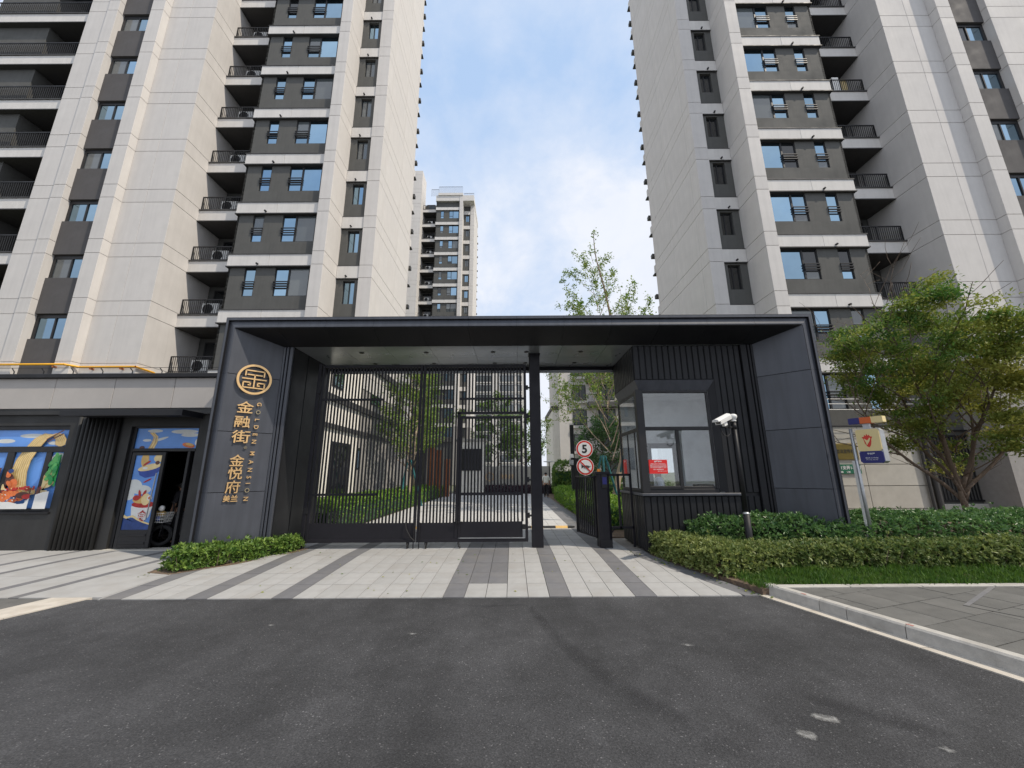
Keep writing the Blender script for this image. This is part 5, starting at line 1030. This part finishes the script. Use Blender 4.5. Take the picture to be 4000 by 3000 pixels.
pbox('sign_box', 'galv', .02, .40, -.02, .19, 1.90, 2.56, .04); pbox('sign_face', 'cream', .025, .395, -.045, -.02, 2.13, 2.55, .03); pbox('sign_face', 'navy', .025, .395, -.046, -.02, 1.905, 2.128, .03)
pbox('lamp_section', 'navy', -.05, .135, -.06, .10, 2.66, 2.78, .008); pbox('lamp_section', 'orange', .137, .32, -.06, .10, 2.66, 2.78, .008); pbox('lamp_section', 'cream', .322, .50, -.06, .10, 2.66, 2.78, .008); pbox('lamp_neck', 'galv', .15, .26, .0, .06, 2.56, 2.66, .006)
SP = lambda x, z, o=-.05: q0+ax*x+ay*o+UP*z
def flat(name, mat, pts, o, par, th=.003):
    n_ = len(pts); vs = [tuple(SP(x, z, o)) for x, z in pts]+[tuple(SP(x, z, o+th)) for x, z in pts]
    MB().add(vs, [tuple(range(n_)), tuple(range(n_, 2*n_))[::-1]]+[(i, (i+1)%n_, n_+(i+1)%n_, n_+i) for i in range(n_)]).build(name, mat, par)
tu = [(.205, 2.20), (.23, 2.225), (.25, 2.28), (.262, 2.36), (.285, 2.40), (.25, 2.405), (.235, 2.44), (.215, 2.42), (.20, 2.46), (.185, 2.42), (.165, 2.44), (.15, 2.405), (.115, 2.40), (.138, 2.36), (.148, 2.28), (.175, 2.225)]
flat('tulip', 'red', tu, -.049, ps); flat('tulip_hand', 'cream', [(.175, 2.24), (.225, 2.31), (.25, 2.37), (.235, 2.385), (.215, 2.355), (.195, 2.335), (.175, 2.345), (.152, 2.37), (.150, 2.35), (.165, 2.30)], -.052, ps)
text_on('平安屋', .05, SP(.21, 2.08, -.049), ax, UP, 'sign_white', ps, 'lettering', .0006, .0008, fit=(.12, .035)); text_on('警务工作站', .04, SP(.21, 2.00, -.049), ax, UP, 'sign_white', ps, 'lettering', .0005, .0, fit=(.2, .024)); text_on('POLICE', .03, SP(.21, 1.965, -.049), ax, UP, 'sign_white', ps, 'lettering', .0005, .0, fit=(.18, .012))
ps.location = (6.56, 7.42, .09); ps.scale = (.93, .93, .965)
# plaque and house-number sign on the stone wall
pq = thing('wall_plaque', 'dark brass plaque on the stone wall behind the sign post', 'plaque', (13.35, 15.66, 2.1)); MB().cbox(12.55, 13.85, 15.63, 15.675, 2.14, 2.77, .01).build('plate', 'brass', pq); text_on('警民普法宣传栏', .2, (13.2, 15.626, 2.47), (1, 0, 0), UP, 'ink', pq, 'lettering', .002, .002, fit=(1.0, .16))
ng = thing('house_number_sign', 'green house-number sign with pale characters on the stone wall below the plaque', 'sign', (13.35, 15.66, 1.6)); MB().cbox(12.62, 13.85, 15.63, 15.675, 1.59, 1.95, .006).build('plate', 'green_sign', ng)
text_on('8弄1支弄1-21号', .2, (13.32, 15.625, 1.83), (1, 0, 0), UP, 'sign_white', ng, 'lettering', .002, .003, fit=(1.05, .15)); text_on('潘  泾  路', .1, (13.32, 15.625, 1.66), (1, 0, 0), UP, 'sign_white', ng, 'lettering', .002, .001, fit=(.75, .075))
# ------------------------------------------------------------------ pedestrian turnstile and side fence
ts = thing('swing_turnstile', 'dark pedestrian turnstile post with face reader and barred swing panel', 'turnstile', (2.01, 8.98, .1))
px0, px1 = 1.89, 2.17
b = MB(); b.prism([(px0, 8.92), (px0+.06, 8.88), (px1-.06, 8.88), (px1, 8.92), (px1, 9.20), (px0, 9.20)], .1, 1.66); b.build('post', 'gate_metal', ts)
MB().cbox(px0-.03, px1+.02, 8.87, 9.22, 1.66, 1.72, .008).build('cap', 'gate_metal', ts); MB().cbox(px0+.01, px1-.01, 8.87, 8.885, .1, .27, .004).build('base_plate', 'black_metal', ts)
MB().cbox(1.99, 2.12, 8.845, 8.88, 1.36, 1.66, .01).build('reader', 'rubber', ts); MB().cbox(2.005, 2.105, 8.838, 8.846, 1.44, 1.60, .004).build('reader_screen', 'navy', ts); MB().lathe((1.98, 9.05, 1.72), [(.045, 0), (.04, .03), (.032, .06)], 14).build('beacon', 'amber', ts)
MB().tube([(1.90, 9.02, 1.60), (1.78, 9.02, 1.60), (1.78, 9.02, 1.66)], .022, 8).build('hinge_arm', 'gate_metal', ts)
# swing panel receding to the back left
pA, pB = Vector((1.87, 9.12, 0)), Vector((1.60, 10.05, 0)); dv = (pB-pA)
b = MB()
for z in (.30, 1.60): b.tube([pA+UP*z, pB+UP*z], .022, 6)
b.tube([pA+UP*.28, pA+UP*1.62], .024, 6); b.tube([pB+UP*.28, pB+UP*1.62], .024, 6); b.build('panel_frame', 'gate_metal', ts)
for k in range(1, 10): q = pA+dv*k/10; MB().tube([q+UP*.30, q+UP*1.60], .019, 6).build('bar', 'gate_metal', ts)
sf = thing('side_rail', 'black tube guard rail between turnstile and guard booth', 'railing', (2.45, 9.05, .1))
for z in (.48, 1.62): MB().cbox(2.19, 2.70, 9.02, 9.07, z, z+.05, .004).build('rail', 'gate_metal', sf)
for x in (2.38, 2.66): MB().cbox(x, x+.05, 9.02, 9.07, .1 if x > 2.5 else .48, 1.66, .004).build('post', 'gate_metal', sf)
MB().tube([(2.20, 9.05, .40), (2.26, 9.05, .48)], .015, 6).build('brace', 'gate_metal', sf)
# ------------------------------------------------------------------ road signs and poles inside
rs = thing('speed_sign', 'round red-rimmed white signs reading 5 and no horn on a pole by the hedge', 'road sign', (2.5, 13.5, .1))
MB().cyl((2.5, 13.55, .1), (2.5, 13.55, 2.75), .03, n=12).build('pole', 'galv', rs)
for z, kind in ((2.50, 5), (1.905, 0)):
    o = MB().lathe((2.5, 13.5, z), [(.295, 0), (.298, -.01)], 40, (0, 1, 0)).build('rim', 'sign_white', rs); MB().lathe((2.5, 13.488, z), [(.28, 0), (.28, -.002)], 40, (0, 1, 0)).build('red_ring', 'red', o); MB().lathe((2.5, 13.484, z), [(.225, 0), (.225, -.002)], 40, (0, 1, 0)).build('face', 'sign_white', o)
    if kind: text_on('5', .42, (2.5, 13.478, z), (1, 0, 0), UP, 'ink', o, 'numeral', .001, .012, fit=(.175, .29))
    else:
        h = MB(); h.prism([(2.37, z+.07), (2.43, z+.015), (2.43, z-.015), (2.37, z-.07)], 13.476, 13.479, 'y'); h.box(2.43, 2.47, 13.476, 13.479, z-.012, z+.012); h.build('horn', 'ink', o)
        h = MB(); pts = [Vector((2.54+.09*math.cos(t)*(1.0), 13.477, z-.01+.035*math.sin(t))) for t in [2*math.pi*i/20 for i in range(21)]]; h.tube(pts, .011, 6); h.tube([Vector((2.46, 13.477, z)), Vector((2.68, 13.477, z))], .008, 6); h.build('horn', 'ink', o)
        s = .0; d1 = Vector((.707, 0, -.707)); d2 = Vector((.707, 0, .707)); c = Vector((2.5, 13.472, z)); MB().add([tuple(c+d1*a+d2*b_) for a, b_ in ((-.24, -.022), (.24, -.022), (.24, .022), (-.24, .022))], [(0,1,2,3)]).build('slash', 'red', o)
for x, y, h_, lab, extra in ((2.93, 19, 4.0, 'tall square black lamp post with small white camera, in the inner hedge', 1), (3.18, 19.4, 2.4, 'shorter black post just right of the tall inner lamp post', 0)):
    t = thing('lamp_post', lab, 'lamp post', (x, y, .1)); MB().cbox(x-.09, x+.09, y-.09, y+.09, .1, h_, .01).build('post', 'black_metal', t)
    if extra: MB().cbox(x-.20, x+.02, y-.16, y-.1, 2.05, 2.30, .02).build('control_box', 'galv', t); MB().lathe((x-.06, y-.12, 2.40), [(.10, 0), (.11, .1), (.07, .18)], 14).build('camera', 'ac_white', t)
lp = thing('garden_lamp', 'slim lamp with flat white head beyond the walking man', 'lamp', (2.9, 31, .1)); MB().cyl((2.9, 31, .1), (2.9, 31, 2.5), .04).build('post', 'black_metal', lp); MB().lathe((2.9, 31, 2.5), [(.05, 0), (.45, .04), (.45, .09), (.1, .12)], 18).build('lamp_head', 'white', lp)
# speed bump
bp_ = thing('speed_bump', 'black and yellow rubber speed bump across the inner drive', 'speed bump', (-1, 12.1, .11))
for k in range(14):
    x1 = 1.62-k*.36; sec_ = [(11.95, .112), (12.02, .155), (12.10, .165), (12.18, .155), (12.25, .112)]
    if x1-.36 < -3.4: break
    MB().prism(sec_, x1-.355, x1, 'x').build('segment', 'rubber' if k % 2 else 'rubber_yellow', bp_)
e_ = MB(); e_.prism([(1.625, 11.95), (1.78, 12.0), (1.84, 12.10), (1.78, 12.2), (1.625, 12.25)], .112, .15); e_.build('end_cap', 'rubber', bp_)
# thin service cables crossing the right tower
for k, z in enumerate((4.55, 4.35, 4.12)):
    tag(MB().cyl((12.0, 15.3, z), (26, 15.4, z-.1), .008, n=5).build('cable', 'galv'), ['topmost', 'middle', 'lowest'][k]+' of three thin pale cables across the right tower foot', 'cable', 'service cables')
# ------------------------------------------------------------------ vegetation
nr = np.random.default_rng(11)
def leaf_mesh(name, pos, axis, size, ratio, tone, mat, fold=.25, roll=None):
    """pos (n,3) leaf base, axis (n,3) direction of the leaf, size (n,) length; each leaf is a folded rhombus of two triangles"""
    n = len(pos); axis = axis/np.linalg.norm(axis, axis=1, keepdims=True)
    r = nr.normal(size=(n, 3)) if roll is None else roll+nr.normal(size=(n, 3))*.35
    side = np.cross(axis, r); side /= np.linalg.norm(side, axis=1, keepdims=True)+1e-9; nrm_ = np.cross(side, axis)
    s = size[:, None]; w = s*ratio*.5
    tip = pos+axis*s; mid = pos+axis*s*.52+nrm_*s*.06
    v = np.empty((n, 4, 3)); v[:, 0] = pos; v[:, 1] = mid+side*w+nrm_*w*fold; v[:, 2] = tip; v[:, 3] = mid-side*w+nrm_*w*fold
    me = bpy.data.meshes.new(name); me.vertices.add(4*n); me.vertices.foreach_set('co', v.astype(np.float32).ravel())
    idx = np.arange(n)[:, None]*4; tri = np.concatenate([idx+[0, 1, 2], idx+[0, 2, 3]], axis=1).ravel()
    me.loops.add(6*n); me.loops.foreach_set('vertex_index', tri.astype(np.int32)); me.polygons.add(2*n)
    me.polygons.foreach_set('loop_start', (np.arange(2*n)*3).astype(np.int32)); me.polygons.foreach_set('loop_total', np.full(2*n, 3, np.int32))
    at = me.attributes.new('tone', 'FLOAT', 'FACE'); at.data.foreach_set('value', np.repeat(np.clip(tone, 0, 1), 2).astype(np.float32))
    me.materials.append(MT[mat]); me.update(calc_edges=True); me.validate(); return me
def in_poly(px, py, poly):
    ins = np.zeros(len(px), bool); n = len(poly)
    for i in range(n):
        x0, y0 = poly[i]; x1, y1 = poly[(i+1) % n]
        c = ((y0 > py) != (y1 > py)) & (px < (x1-x0)*(py-y0)/(y1-y0+1e-12)+x0); ins ^= c
    return ins
def edge_dist(px, py, poly):
    d = np.full(len(px), 1e9); nx = np.zeros(len(px)); ny = np.zeros(len(px)); n = len(poly)
    for i in range(n):
        x0, y0 = poly[i]; x1, y1 = poly[(i+1) % n]; ex, ey = x1-x0, y1-y0; L = ex*ex+ey*ey
        t = np.clip(((px-x0)*ex+(py-y0)*ey)/L, 0, 1); qx, qy = px-(x0+t*ex), py-(y0+t*ey); dd = np.hypot(qx, qy); m = dd < d
        d[m] = dd[m]; nx[m] = -qx[m]/(dd[m]+1e-9); ny[m] = -qy[m]/(dd[m]+1e-9)
    return d, nx, ny
def wob(x, y, s, seed=0):
    return (np.sin(x*2.1*s+seed)+np.sin(y*2.7*s+1.3*seed+.7)+np.sin((x+y)*4.3*s+2.1*seed)+np.sin((x-y*.6)*7.9*s+.4*seed))/4
def hedge(label, poly, z0, h, sprigs, leaf, mat, group, nl=6, ratio=.38, tonef=None, core=True, hf=None, name='hedge', cmat='leaf_hedge_dark', seed=1, cat='hedge'):
    P = np.array(poly); lo, hi = P.min(0), P.max(0)
    T = thing(name, label, cat, (*((lo+hi)/2), z0), group)
    xs, ys, zs, nxs = [], [], [], []
    tot = 0
    acc = []
    while tot < sprigs:
        m = sprigs*3; x = nr.uniform(lo[0], hi[0], m); y = nr.uniform(lo[1], hi[1], m); k = in_poly(x, y, poly); x, y = x[k], y[k]
        d, nx, ny = edge_dist(x, y, poly); hh = h*(1+.13*wob(x, y, 1.0, seed)) if hf is None else hf(x, y)*(1+.10*wob(x, y, 1.0, seed))
        hh = hh*np.clip(.72+.28*np.sqrt(np.clip(d/.25, 0, 1)), 0, 1); z = nr.uniform(.06, 1.0, len(x))*hh
        dep = np.minimum(hh-z, d*1.1); keep = (dep < .10+.05*nr.random(len(x))); x, y, z, d, nx, ny, hh = [q[keep] for q in (x, y, z, d, nx, ny, hh)]
        wt = np.clip(1-d/.25, 0, 1); up = np.clip(1-(hh-z)/.25, .15, 1)
        ax = np.stack([nx*wt, ny*wt, up], 1)+nr.normal(size=(len(x), 3))*.30; ax /= np.linalg.norm(ax, axis=1, keepdims=True)
        acc.append((np.stack([x, y, z+z0], 1), ax, (z/hh))); tot += len(x)
    pos = np.concatenate([a[0] for a in acc])[:sprigs]; ax = np.concatenate([a[1] for a in acc])[:sprigs]; zz_ = np.concatenate([a[2] for a in acc])[:sprigs]
    sr = nr.random(len(pos)) < .05; pos = pos+ax*(sr*nr.uniform(.03, .12, len(pos)))[:, None]
    # a whorl of nl leaves per sprig
    n = len(pos); pp = np.repeat(pos, nl, 0); aa = np.repeat(ax, nl, 0); rd_ = nr.normal(size=(n*nl, 3)); rd_ -= aa*np.sum(rd_*aa, 1, keepdims=True); rd_ /= np.linalg.norm(rd_, axis=1, keepdims=True)
    tilt = nr.uniform(.35, 1.35, n*nl)[:, None]; di = aa*np.cos(tilt)+rd_*np.sin(tilt); size = leaf*nr.uniform(.65, 1.2, n*nl)
    base = np.repeat(nr.beta(1.6, 2.6, n), nl)+nr.normal(size=n*nl)*.10
    if tonef is not None: base = base+np.repeat(tonef(pos[:, 0], pos[:, 1], zz_), nl)
    c = WL[T.name]; me = leaf_mesh('foliage', pp-np.array(c), di, size, ratio, base, mat, roll=aa)
    place(me, 'foliage', T, c)
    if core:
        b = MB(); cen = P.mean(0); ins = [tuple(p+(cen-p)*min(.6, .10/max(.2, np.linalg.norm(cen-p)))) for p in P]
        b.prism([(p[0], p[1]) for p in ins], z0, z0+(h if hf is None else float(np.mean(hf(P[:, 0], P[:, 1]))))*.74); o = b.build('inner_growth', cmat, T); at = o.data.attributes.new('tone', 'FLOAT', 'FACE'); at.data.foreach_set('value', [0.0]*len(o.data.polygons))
    st = MB(); m = min(160, n//12)
    for i in range(m):
        p = pos[nr.integers(n)]; st.cyl((p[0]*.9+.1*P.mean(0)[0], p[1]*.97+.03*P.mean(0)[1], z0), (p[0], p[1], p[2]), .006, .003, 4, False)
    st.build('stems', 'bark', T)['kind'] = 'stuff'; return T
hedge('front clipped olive-green hedge along the grass right of the driveway', [(2.76, 8.34), (2.92, 7.45), (3.22, 6.52), (3.55, 6.55), (4.25, 6.80), (6, 6.85), (10.2, 6.75), (10.2, 7.30), (6, 7.33), (4.3, 7.36), (3.65, 7.8), (3.45, 8.34)], .09, .46, 7500, .074, 'leaf_hedge_olive', 'clipped hedges', tonef=lambda x, y, z: .18*np.clip((4.2-x)/1.2, -.5, 1)+.10*wob(x, y, .6, 3), core=False, hf=lambda x, y: .43+.05*np.clip((x-4)/3, 0, 1), seed=2)
hedge('rear taller dark-green hedge in front of the booth and stone wall', [(3.5, 8.36), (3.72, 7.8), (4.35, 7.42), (6, 7.38), (12.5, 7.35), (12.5, 9.4), (6.5, 9.2), (6.46, 7.68), (6.1, 7.66), (5.55, 8.2), (5.2, 8.36)], .09, .74, 9500, .078, 'leaf_hedge_dark', 'clipped hedges', core=False, tonef=lambda x, y, z: .05+.12*wob(x, y, .7, 5), seed=4)
hedge('loose bright-green shrubs at the foot of the gold-lettered pillar', [(-6.22, 7.80), (-6.15, 7.25), (-5.82, 7.12), (-5.2, 7.70), (-4.70, 8.5), (-4.56, 8.95), (-4.85, 9.02), (-5.15, 8.5), (-5.85, 7.76), (-6.1, 7.72)], .10, .34, 1150, .085, 'leaf_hedge', 'low shrubs', nl=7, ratio=.36, core=False, seed=6, tonef=lambda x, y, z: .12*wob(x, y, 1.2, 2), name='shrubs', cat='shrubs')
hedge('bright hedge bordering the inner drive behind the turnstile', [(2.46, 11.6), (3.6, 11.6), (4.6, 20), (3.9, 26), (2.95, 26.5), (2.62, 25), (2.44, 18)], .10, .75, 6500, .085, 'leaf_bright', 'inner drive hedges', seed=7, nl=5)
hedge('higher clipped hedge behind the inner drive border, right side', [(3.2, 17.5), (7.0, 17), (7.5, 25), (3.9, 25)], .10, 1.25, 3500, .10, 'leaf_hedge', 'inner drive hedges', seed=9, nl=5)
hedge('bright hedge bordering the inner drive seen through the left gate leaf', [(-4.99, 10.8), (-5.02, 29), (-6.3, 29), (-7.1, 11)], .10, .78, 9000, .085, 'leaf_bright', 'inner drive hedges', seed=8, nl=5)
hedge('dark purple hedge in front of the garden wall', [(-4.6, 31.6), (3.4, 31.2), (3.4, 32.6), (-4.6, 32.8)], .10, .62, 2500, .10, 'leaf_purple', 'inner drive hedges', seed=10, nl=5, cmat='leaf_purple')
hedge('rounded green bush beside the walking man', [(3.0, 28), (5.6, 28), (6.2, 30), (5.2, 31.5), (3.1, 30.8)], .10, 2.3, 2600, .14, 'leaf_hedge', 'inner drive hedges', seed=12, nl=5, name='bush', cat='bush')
# grass strip
n = 26000; gx = nr.uniform(3.45, 11, n); gy = nr.uniform(5.93, 7.0, n); k = ~((gx < 3.75) & (gy > 6.55)); gx, gy = gx[k], gy[k]; n = len(gx)
ax = np.stack([nr.normal(size=n)*.45, nr.normal(size=n)*.45-.1, np.ones(n)], 1); hgt = (.045+.06*nr.random(n))*(1+.5*wob(gx, gy, 2.0, 1))
me = leaf_mesh('grass', np.stack([gx, gy, np.full(n, .085)], 1), ax, hgt*1.3, .10, nr.beta(1.5, 3, n)+.15*wob(gx, gy, 1.5, 4), 'grass_blade', fold=.1)
tag(place(me, 'grass', None, (0, 0, 0)), 'strip of short green grass between pavement edge and front hedge', 'grass', kind='stuff')
# ---- trees
def tree(name, label, base, stems, leafmat_, barkmat, leaves, leaf, ratio, group, tonef=None, spread=.16, per=5, seed=1, droop=0.0, lf=2, env=None, flat=None):
    """stems: list of (start, direction, length, radius, level); recursive limbs with leaves on the thin ones"""
    rg = random.Random(seed); T = thing(name, label, 'tree', base, group); segs = []; tips = []
    def grow(p, d, L, r_, lv, maxlv):
        k = max(3, int(L/.35)); p = Vector(p); d = Vector(d).normalized(); pts = [p.copy()]; rs = [r_]
        for i in range(k):
            d = (d+Vector((rg.gauss(0, .09), rg.gauss(0, .09), rg.gauss(.035-droop, .06)))).normalized(); p = p+d*(L/k); pts.append(p.copy()); rs.append(r_*(1-(.94 if lv == 0 else .75)*(i+1)/k)+.003)
            if lv >= lf or (lv == lf-1 and i > k*.3 and rs[-1] < .05): tips.append((p.copy(), d.copy(), lv))
            if lv < maxlv and i >= k*(.25 if lv == 0 else .15) and rg.random() < (.75 if lv == 0 else .62):
                a = rg.uniform(0, 2*math.pi); q = d.orthogonal().normalized(); q2 = d.cross(q); nd = d*.72+(q*math.cos(a)+q2*math.sin(a))*.75+Vector((0, 0, .12))
                grow(p, nd, L*rg.uniform(.38, .62)*(1-.35*i/k), rs[-1]*.62, lv+1, maxlv)
        segs.append((pts, rs, lv))
    for p, d, L, r_, mx_ in stems: grow(p, d, L, r_, 0, mx_)
    b = MB(); b2 = MB()
    for pts, rs, lv in segs: (b if lv == 0 else b2).tube([tuple(p) for p in pts], rs, 9 if lv == 0 else 5)
    b.build('trunk', barkmat, T, True); b2.build('branches', barkmat, T, True)['kind'] = 'stuff'
    tp = np.array([t[0][:] for t in tips]); td = np.array([t[1][:] for t in tips])
    ncl = max(1, leaves//per); pick = nr.integers(0, len(tp), ncl); c = tp[pick]+nr.normal(size=(ncl, 3))*spread*np.array([1, 1, .8]); pp = np.repeat(c, per, 0)+nr.normal(size=(ncl*per, 3))*(leaf*.6 if flat is None else np.array([flat, flat, flat*.36]))
    if env is not None:
        ke = np.repeat(env(c), per)
    di = np.repeat(td[pick], per, 0)*.5+nr.normal(size=(ncl*per, 3))*.8+np.array([0, 0, -.1]); tone = np.repeat(nr.beta(1.5, 2.5, ncl), per)+nr.normal(size=ncl*per)*.08
    if tonef is not None: tone = tone+tonef(pp)
    if env is not None: pp, di, tone = pp[ke], di[ke], tone[ke]
    w = WL[T.name]; me = leaf_mesh('crown', pp-np.array(w), di, leaf*nr.uniform(.6, 1.25, len(pp)), ratio, tone, leafmat_, roll=np.tile([[0, 0, 1.0]], (len(pp), 1))); place(me, 'crown', T, w); return T
B0 = (12.65, 11.2, .09)
st_ = [((12.65, 11.2, .05), (.02, 0, 1), 1.5, .13, 0)]
for a, t_, L, z_ in ((3.0, .60, 4.7, .8), (2.3, .34, 5.1, 1.1), (3.9, .55, 4.6, 1.0), (.9, .28, 5.2, 1.3), (.2, .62, 4.6, .9), (5.3, .42, 4.9, 1.2), (3.3, .30, 5.9, 1.35), (-.4, .80, 4.0, 1.1)):
    st_.append(((12.65, 11.2, z_), (math.cos(a)*math.sin(t_), math.sin(a)*math.sin(t_), math.cos(t_)), L, .052, 2))
for i in range(16):
    a = i*2.4; st_.append(((12.65+.12*math.cos(a), 11.2+.12*math.sin(a), 1.3+.13*i), (math.cos(a)*.85, math.sin(a)*.85, .45), 1.3+.05*i, .016, 2))
tree('street_tree', 'bushy street tree with green and olive leaves in front of the right tower', B0, st_, 'leaf_tree', 'bark', 95000, .105, .50, None, tonef=lambda p: .50*np.exp(-(((p[:, 0]-13.0)/1.7)**2+((p[:, 2]-3.7)/1.3)**2))-.10, spread=.20, per=170, seed=5, flat=.20,
     env=lambda c: ((c[:, 0]-13.0)/np.where(c[:, 0] < 13.0, np.interp(c[:, 2], [1.2, 2.2, 3.2, 4.0, 4.8, 6, 7.2], [.7, 1.35, 1.75, 2.2, 2.85, 2.7, 1.5]), 4.2))**2+((c[:, 1]-10.9)/2.3)**2 < np.where(c[:, 2] < 6.7+.55*np.sin(c[:, 0]*2.6+1.0)+.3*np.sin(c[:, 0]*5.7), 1, 0))
B1 = (4.4, 17.0, .1); st_ = [((4.4, 17, .05), (-.035, -.01, 1), 12.2, .15, 0)]
for i in range(34):
    z = 2.2+i*.285; a = i*2.4+.6; L = 3.7*(1-i/34)**.8+.55; st_.append(((4.4-.035*z, 17-.01*z, z), (math.cos(a)*.66, math.sin(a)*.66, .78), L, .022*(1-.018*i), 2 if i < 14 else 1))
tree('ginkgo_tree', 'thin young ginkgo behind the gateway, its top showing against the sky above the roof', B1, st_, 'leaf_ginkgo', 'bark_pale', 20000, .085, .85, 'young garden trees', spread=.07, per=4, seed=3, lf=1)
def small_tree(label, x, y, h, r_, leaves, mat, seed, low=1.8, dens=18, name='garden_tree', leaf=.10):
    s = [((x, y, .05), (rng.uniform(-.05, .05), rng.uniform(-.05, .05), 1), h*.92, .09, 0)]
    for i in range(dens):
        t_ = i/dens; z = low+(h-low)*t_*.9; a = i*2.4+seed; L = r_*(1-.75*t_)*rng.uniform(.8, 1.15)*1.3; s.append(((x, y, z), (math.cos(a)*.8, math.sin(a)*.8, .6), L, .03, 1))
    return tree(name, label, (x, y, .1), s, mat, 'bark_pale' if mat == 'leaf_ginkgo' else 'bark', leaves, leaf, .7, 'young garden trees', spread=.14, per=5, seed=seed, lf=1)
small_tree('leafy garden tree seen through the left gate leaf, in front of the white wing', -5.3, 20.0, 8.5, 1.6, 8000, 'leaf_ginkgo', 21, leaf=.11)
small_tree('denser garden tree seen through the slats left of the wicket', -4.6-1.6, 24.5, 9.0, 2.6, 9000, 'leaf_ginkgo', 22, leaf=.14)
small_tree('garden tree beyond the pylon, seen through the wicket door', -1.6, 36.5, 9.5, 2.6, 6500, 'leaf_hedge', 23, leaf=.17)
small_tree('garden tree partly hidden behind the steel column', 1.2, 37.5, 8.0, 2.4, 5500, 'leaf_hedge', 24, leaf=.17)
small_tree('second young ginkgo further right behind the guard booth', 8.2, 19.2, 9.6, 1.5, 3500, 'leaf_ginkgo', 25, low=3.0, leaf=.10)
small_tree('low evergreen behind the road signs', 5.2, 21.5, 4.6, 1.9, 6500, 'leaf_hedge_dark', 27, low=.9, dens=22, leaf=.13)
for i, (x, y) in enumerate(((-5.3, 20.0), (3.9, 16.8), (4.9, 16.9))):
    t = thing('tree_prop', ['teal-wrapped props round the trunk behind the left gate leaf', 'teal-wrapped props left of the ginkgo trunk', 'teal-wrapped props right of the ginkgo trunk'][i], 'tree prop', (x, y, .1), 'teal tree props')
    for a in (0.3, 2.4, 4.5): MB().cyl((x+.75*math.cos(a), y+.75*math.sin(a), .1), (x+.1*math.cos(a), y+.1*math.sin(a), 2.4), .05, .045, 8).build('pole', 'teal_wrap', t)

# fallen leaves on the paving beside the beds
n = 170; lx = np.concatenate([nr.uniform(-6.3, -4.4, 70), nr.uniform(2.3, 3.6, 60), nr.uniform(-4, 2.4, 40)]); ly = np.concatenate([6.9+(lx[:70]+6.3)*.95+nr.normal(size=70)*.12, 8.3-(lx[70:130]-2.5)*2.3+nr.normal(size=60)*.10-.15, nr.uniform(6, 8.6, 40)])
lz = np.array([zr(y)+.004 for y in ly]); ax = np.stack([nr.normal(size=n), nr.normal(size=n), np.full(n, .06)], 1)
tag(place(leaf_mesh('leaf_litter', np.stack([lx, ly, lz], 1), ax, nr.uniform(.03, .06, n), .5, nr.random(n), 'leaf_tree', roll=np.tile([[0, 0, 1.0]], (n, 1))), 'leaf_litter', None, (0, 0, 0)), 'scattered fallen leaves on the entrance paving', 'leaves', kind='stuff')
# things left on one balcony of the right tower
tag(MB().cbox(17.6, 17.95, 16.35, 16.6, lev(4)+.69, lev(4)+1.62, .02).build('box', 'print_noodle2'), 'yellowish box standing on a balcony of the right tower', 'box')
tag(MB().cbox(17.15, 17.5, 16.3, 16.5, lev(4)+.69, lev(4)+1.68, .01).build('board', 'white'), 'pale board leaning on a balcony of the right tower', 'board')
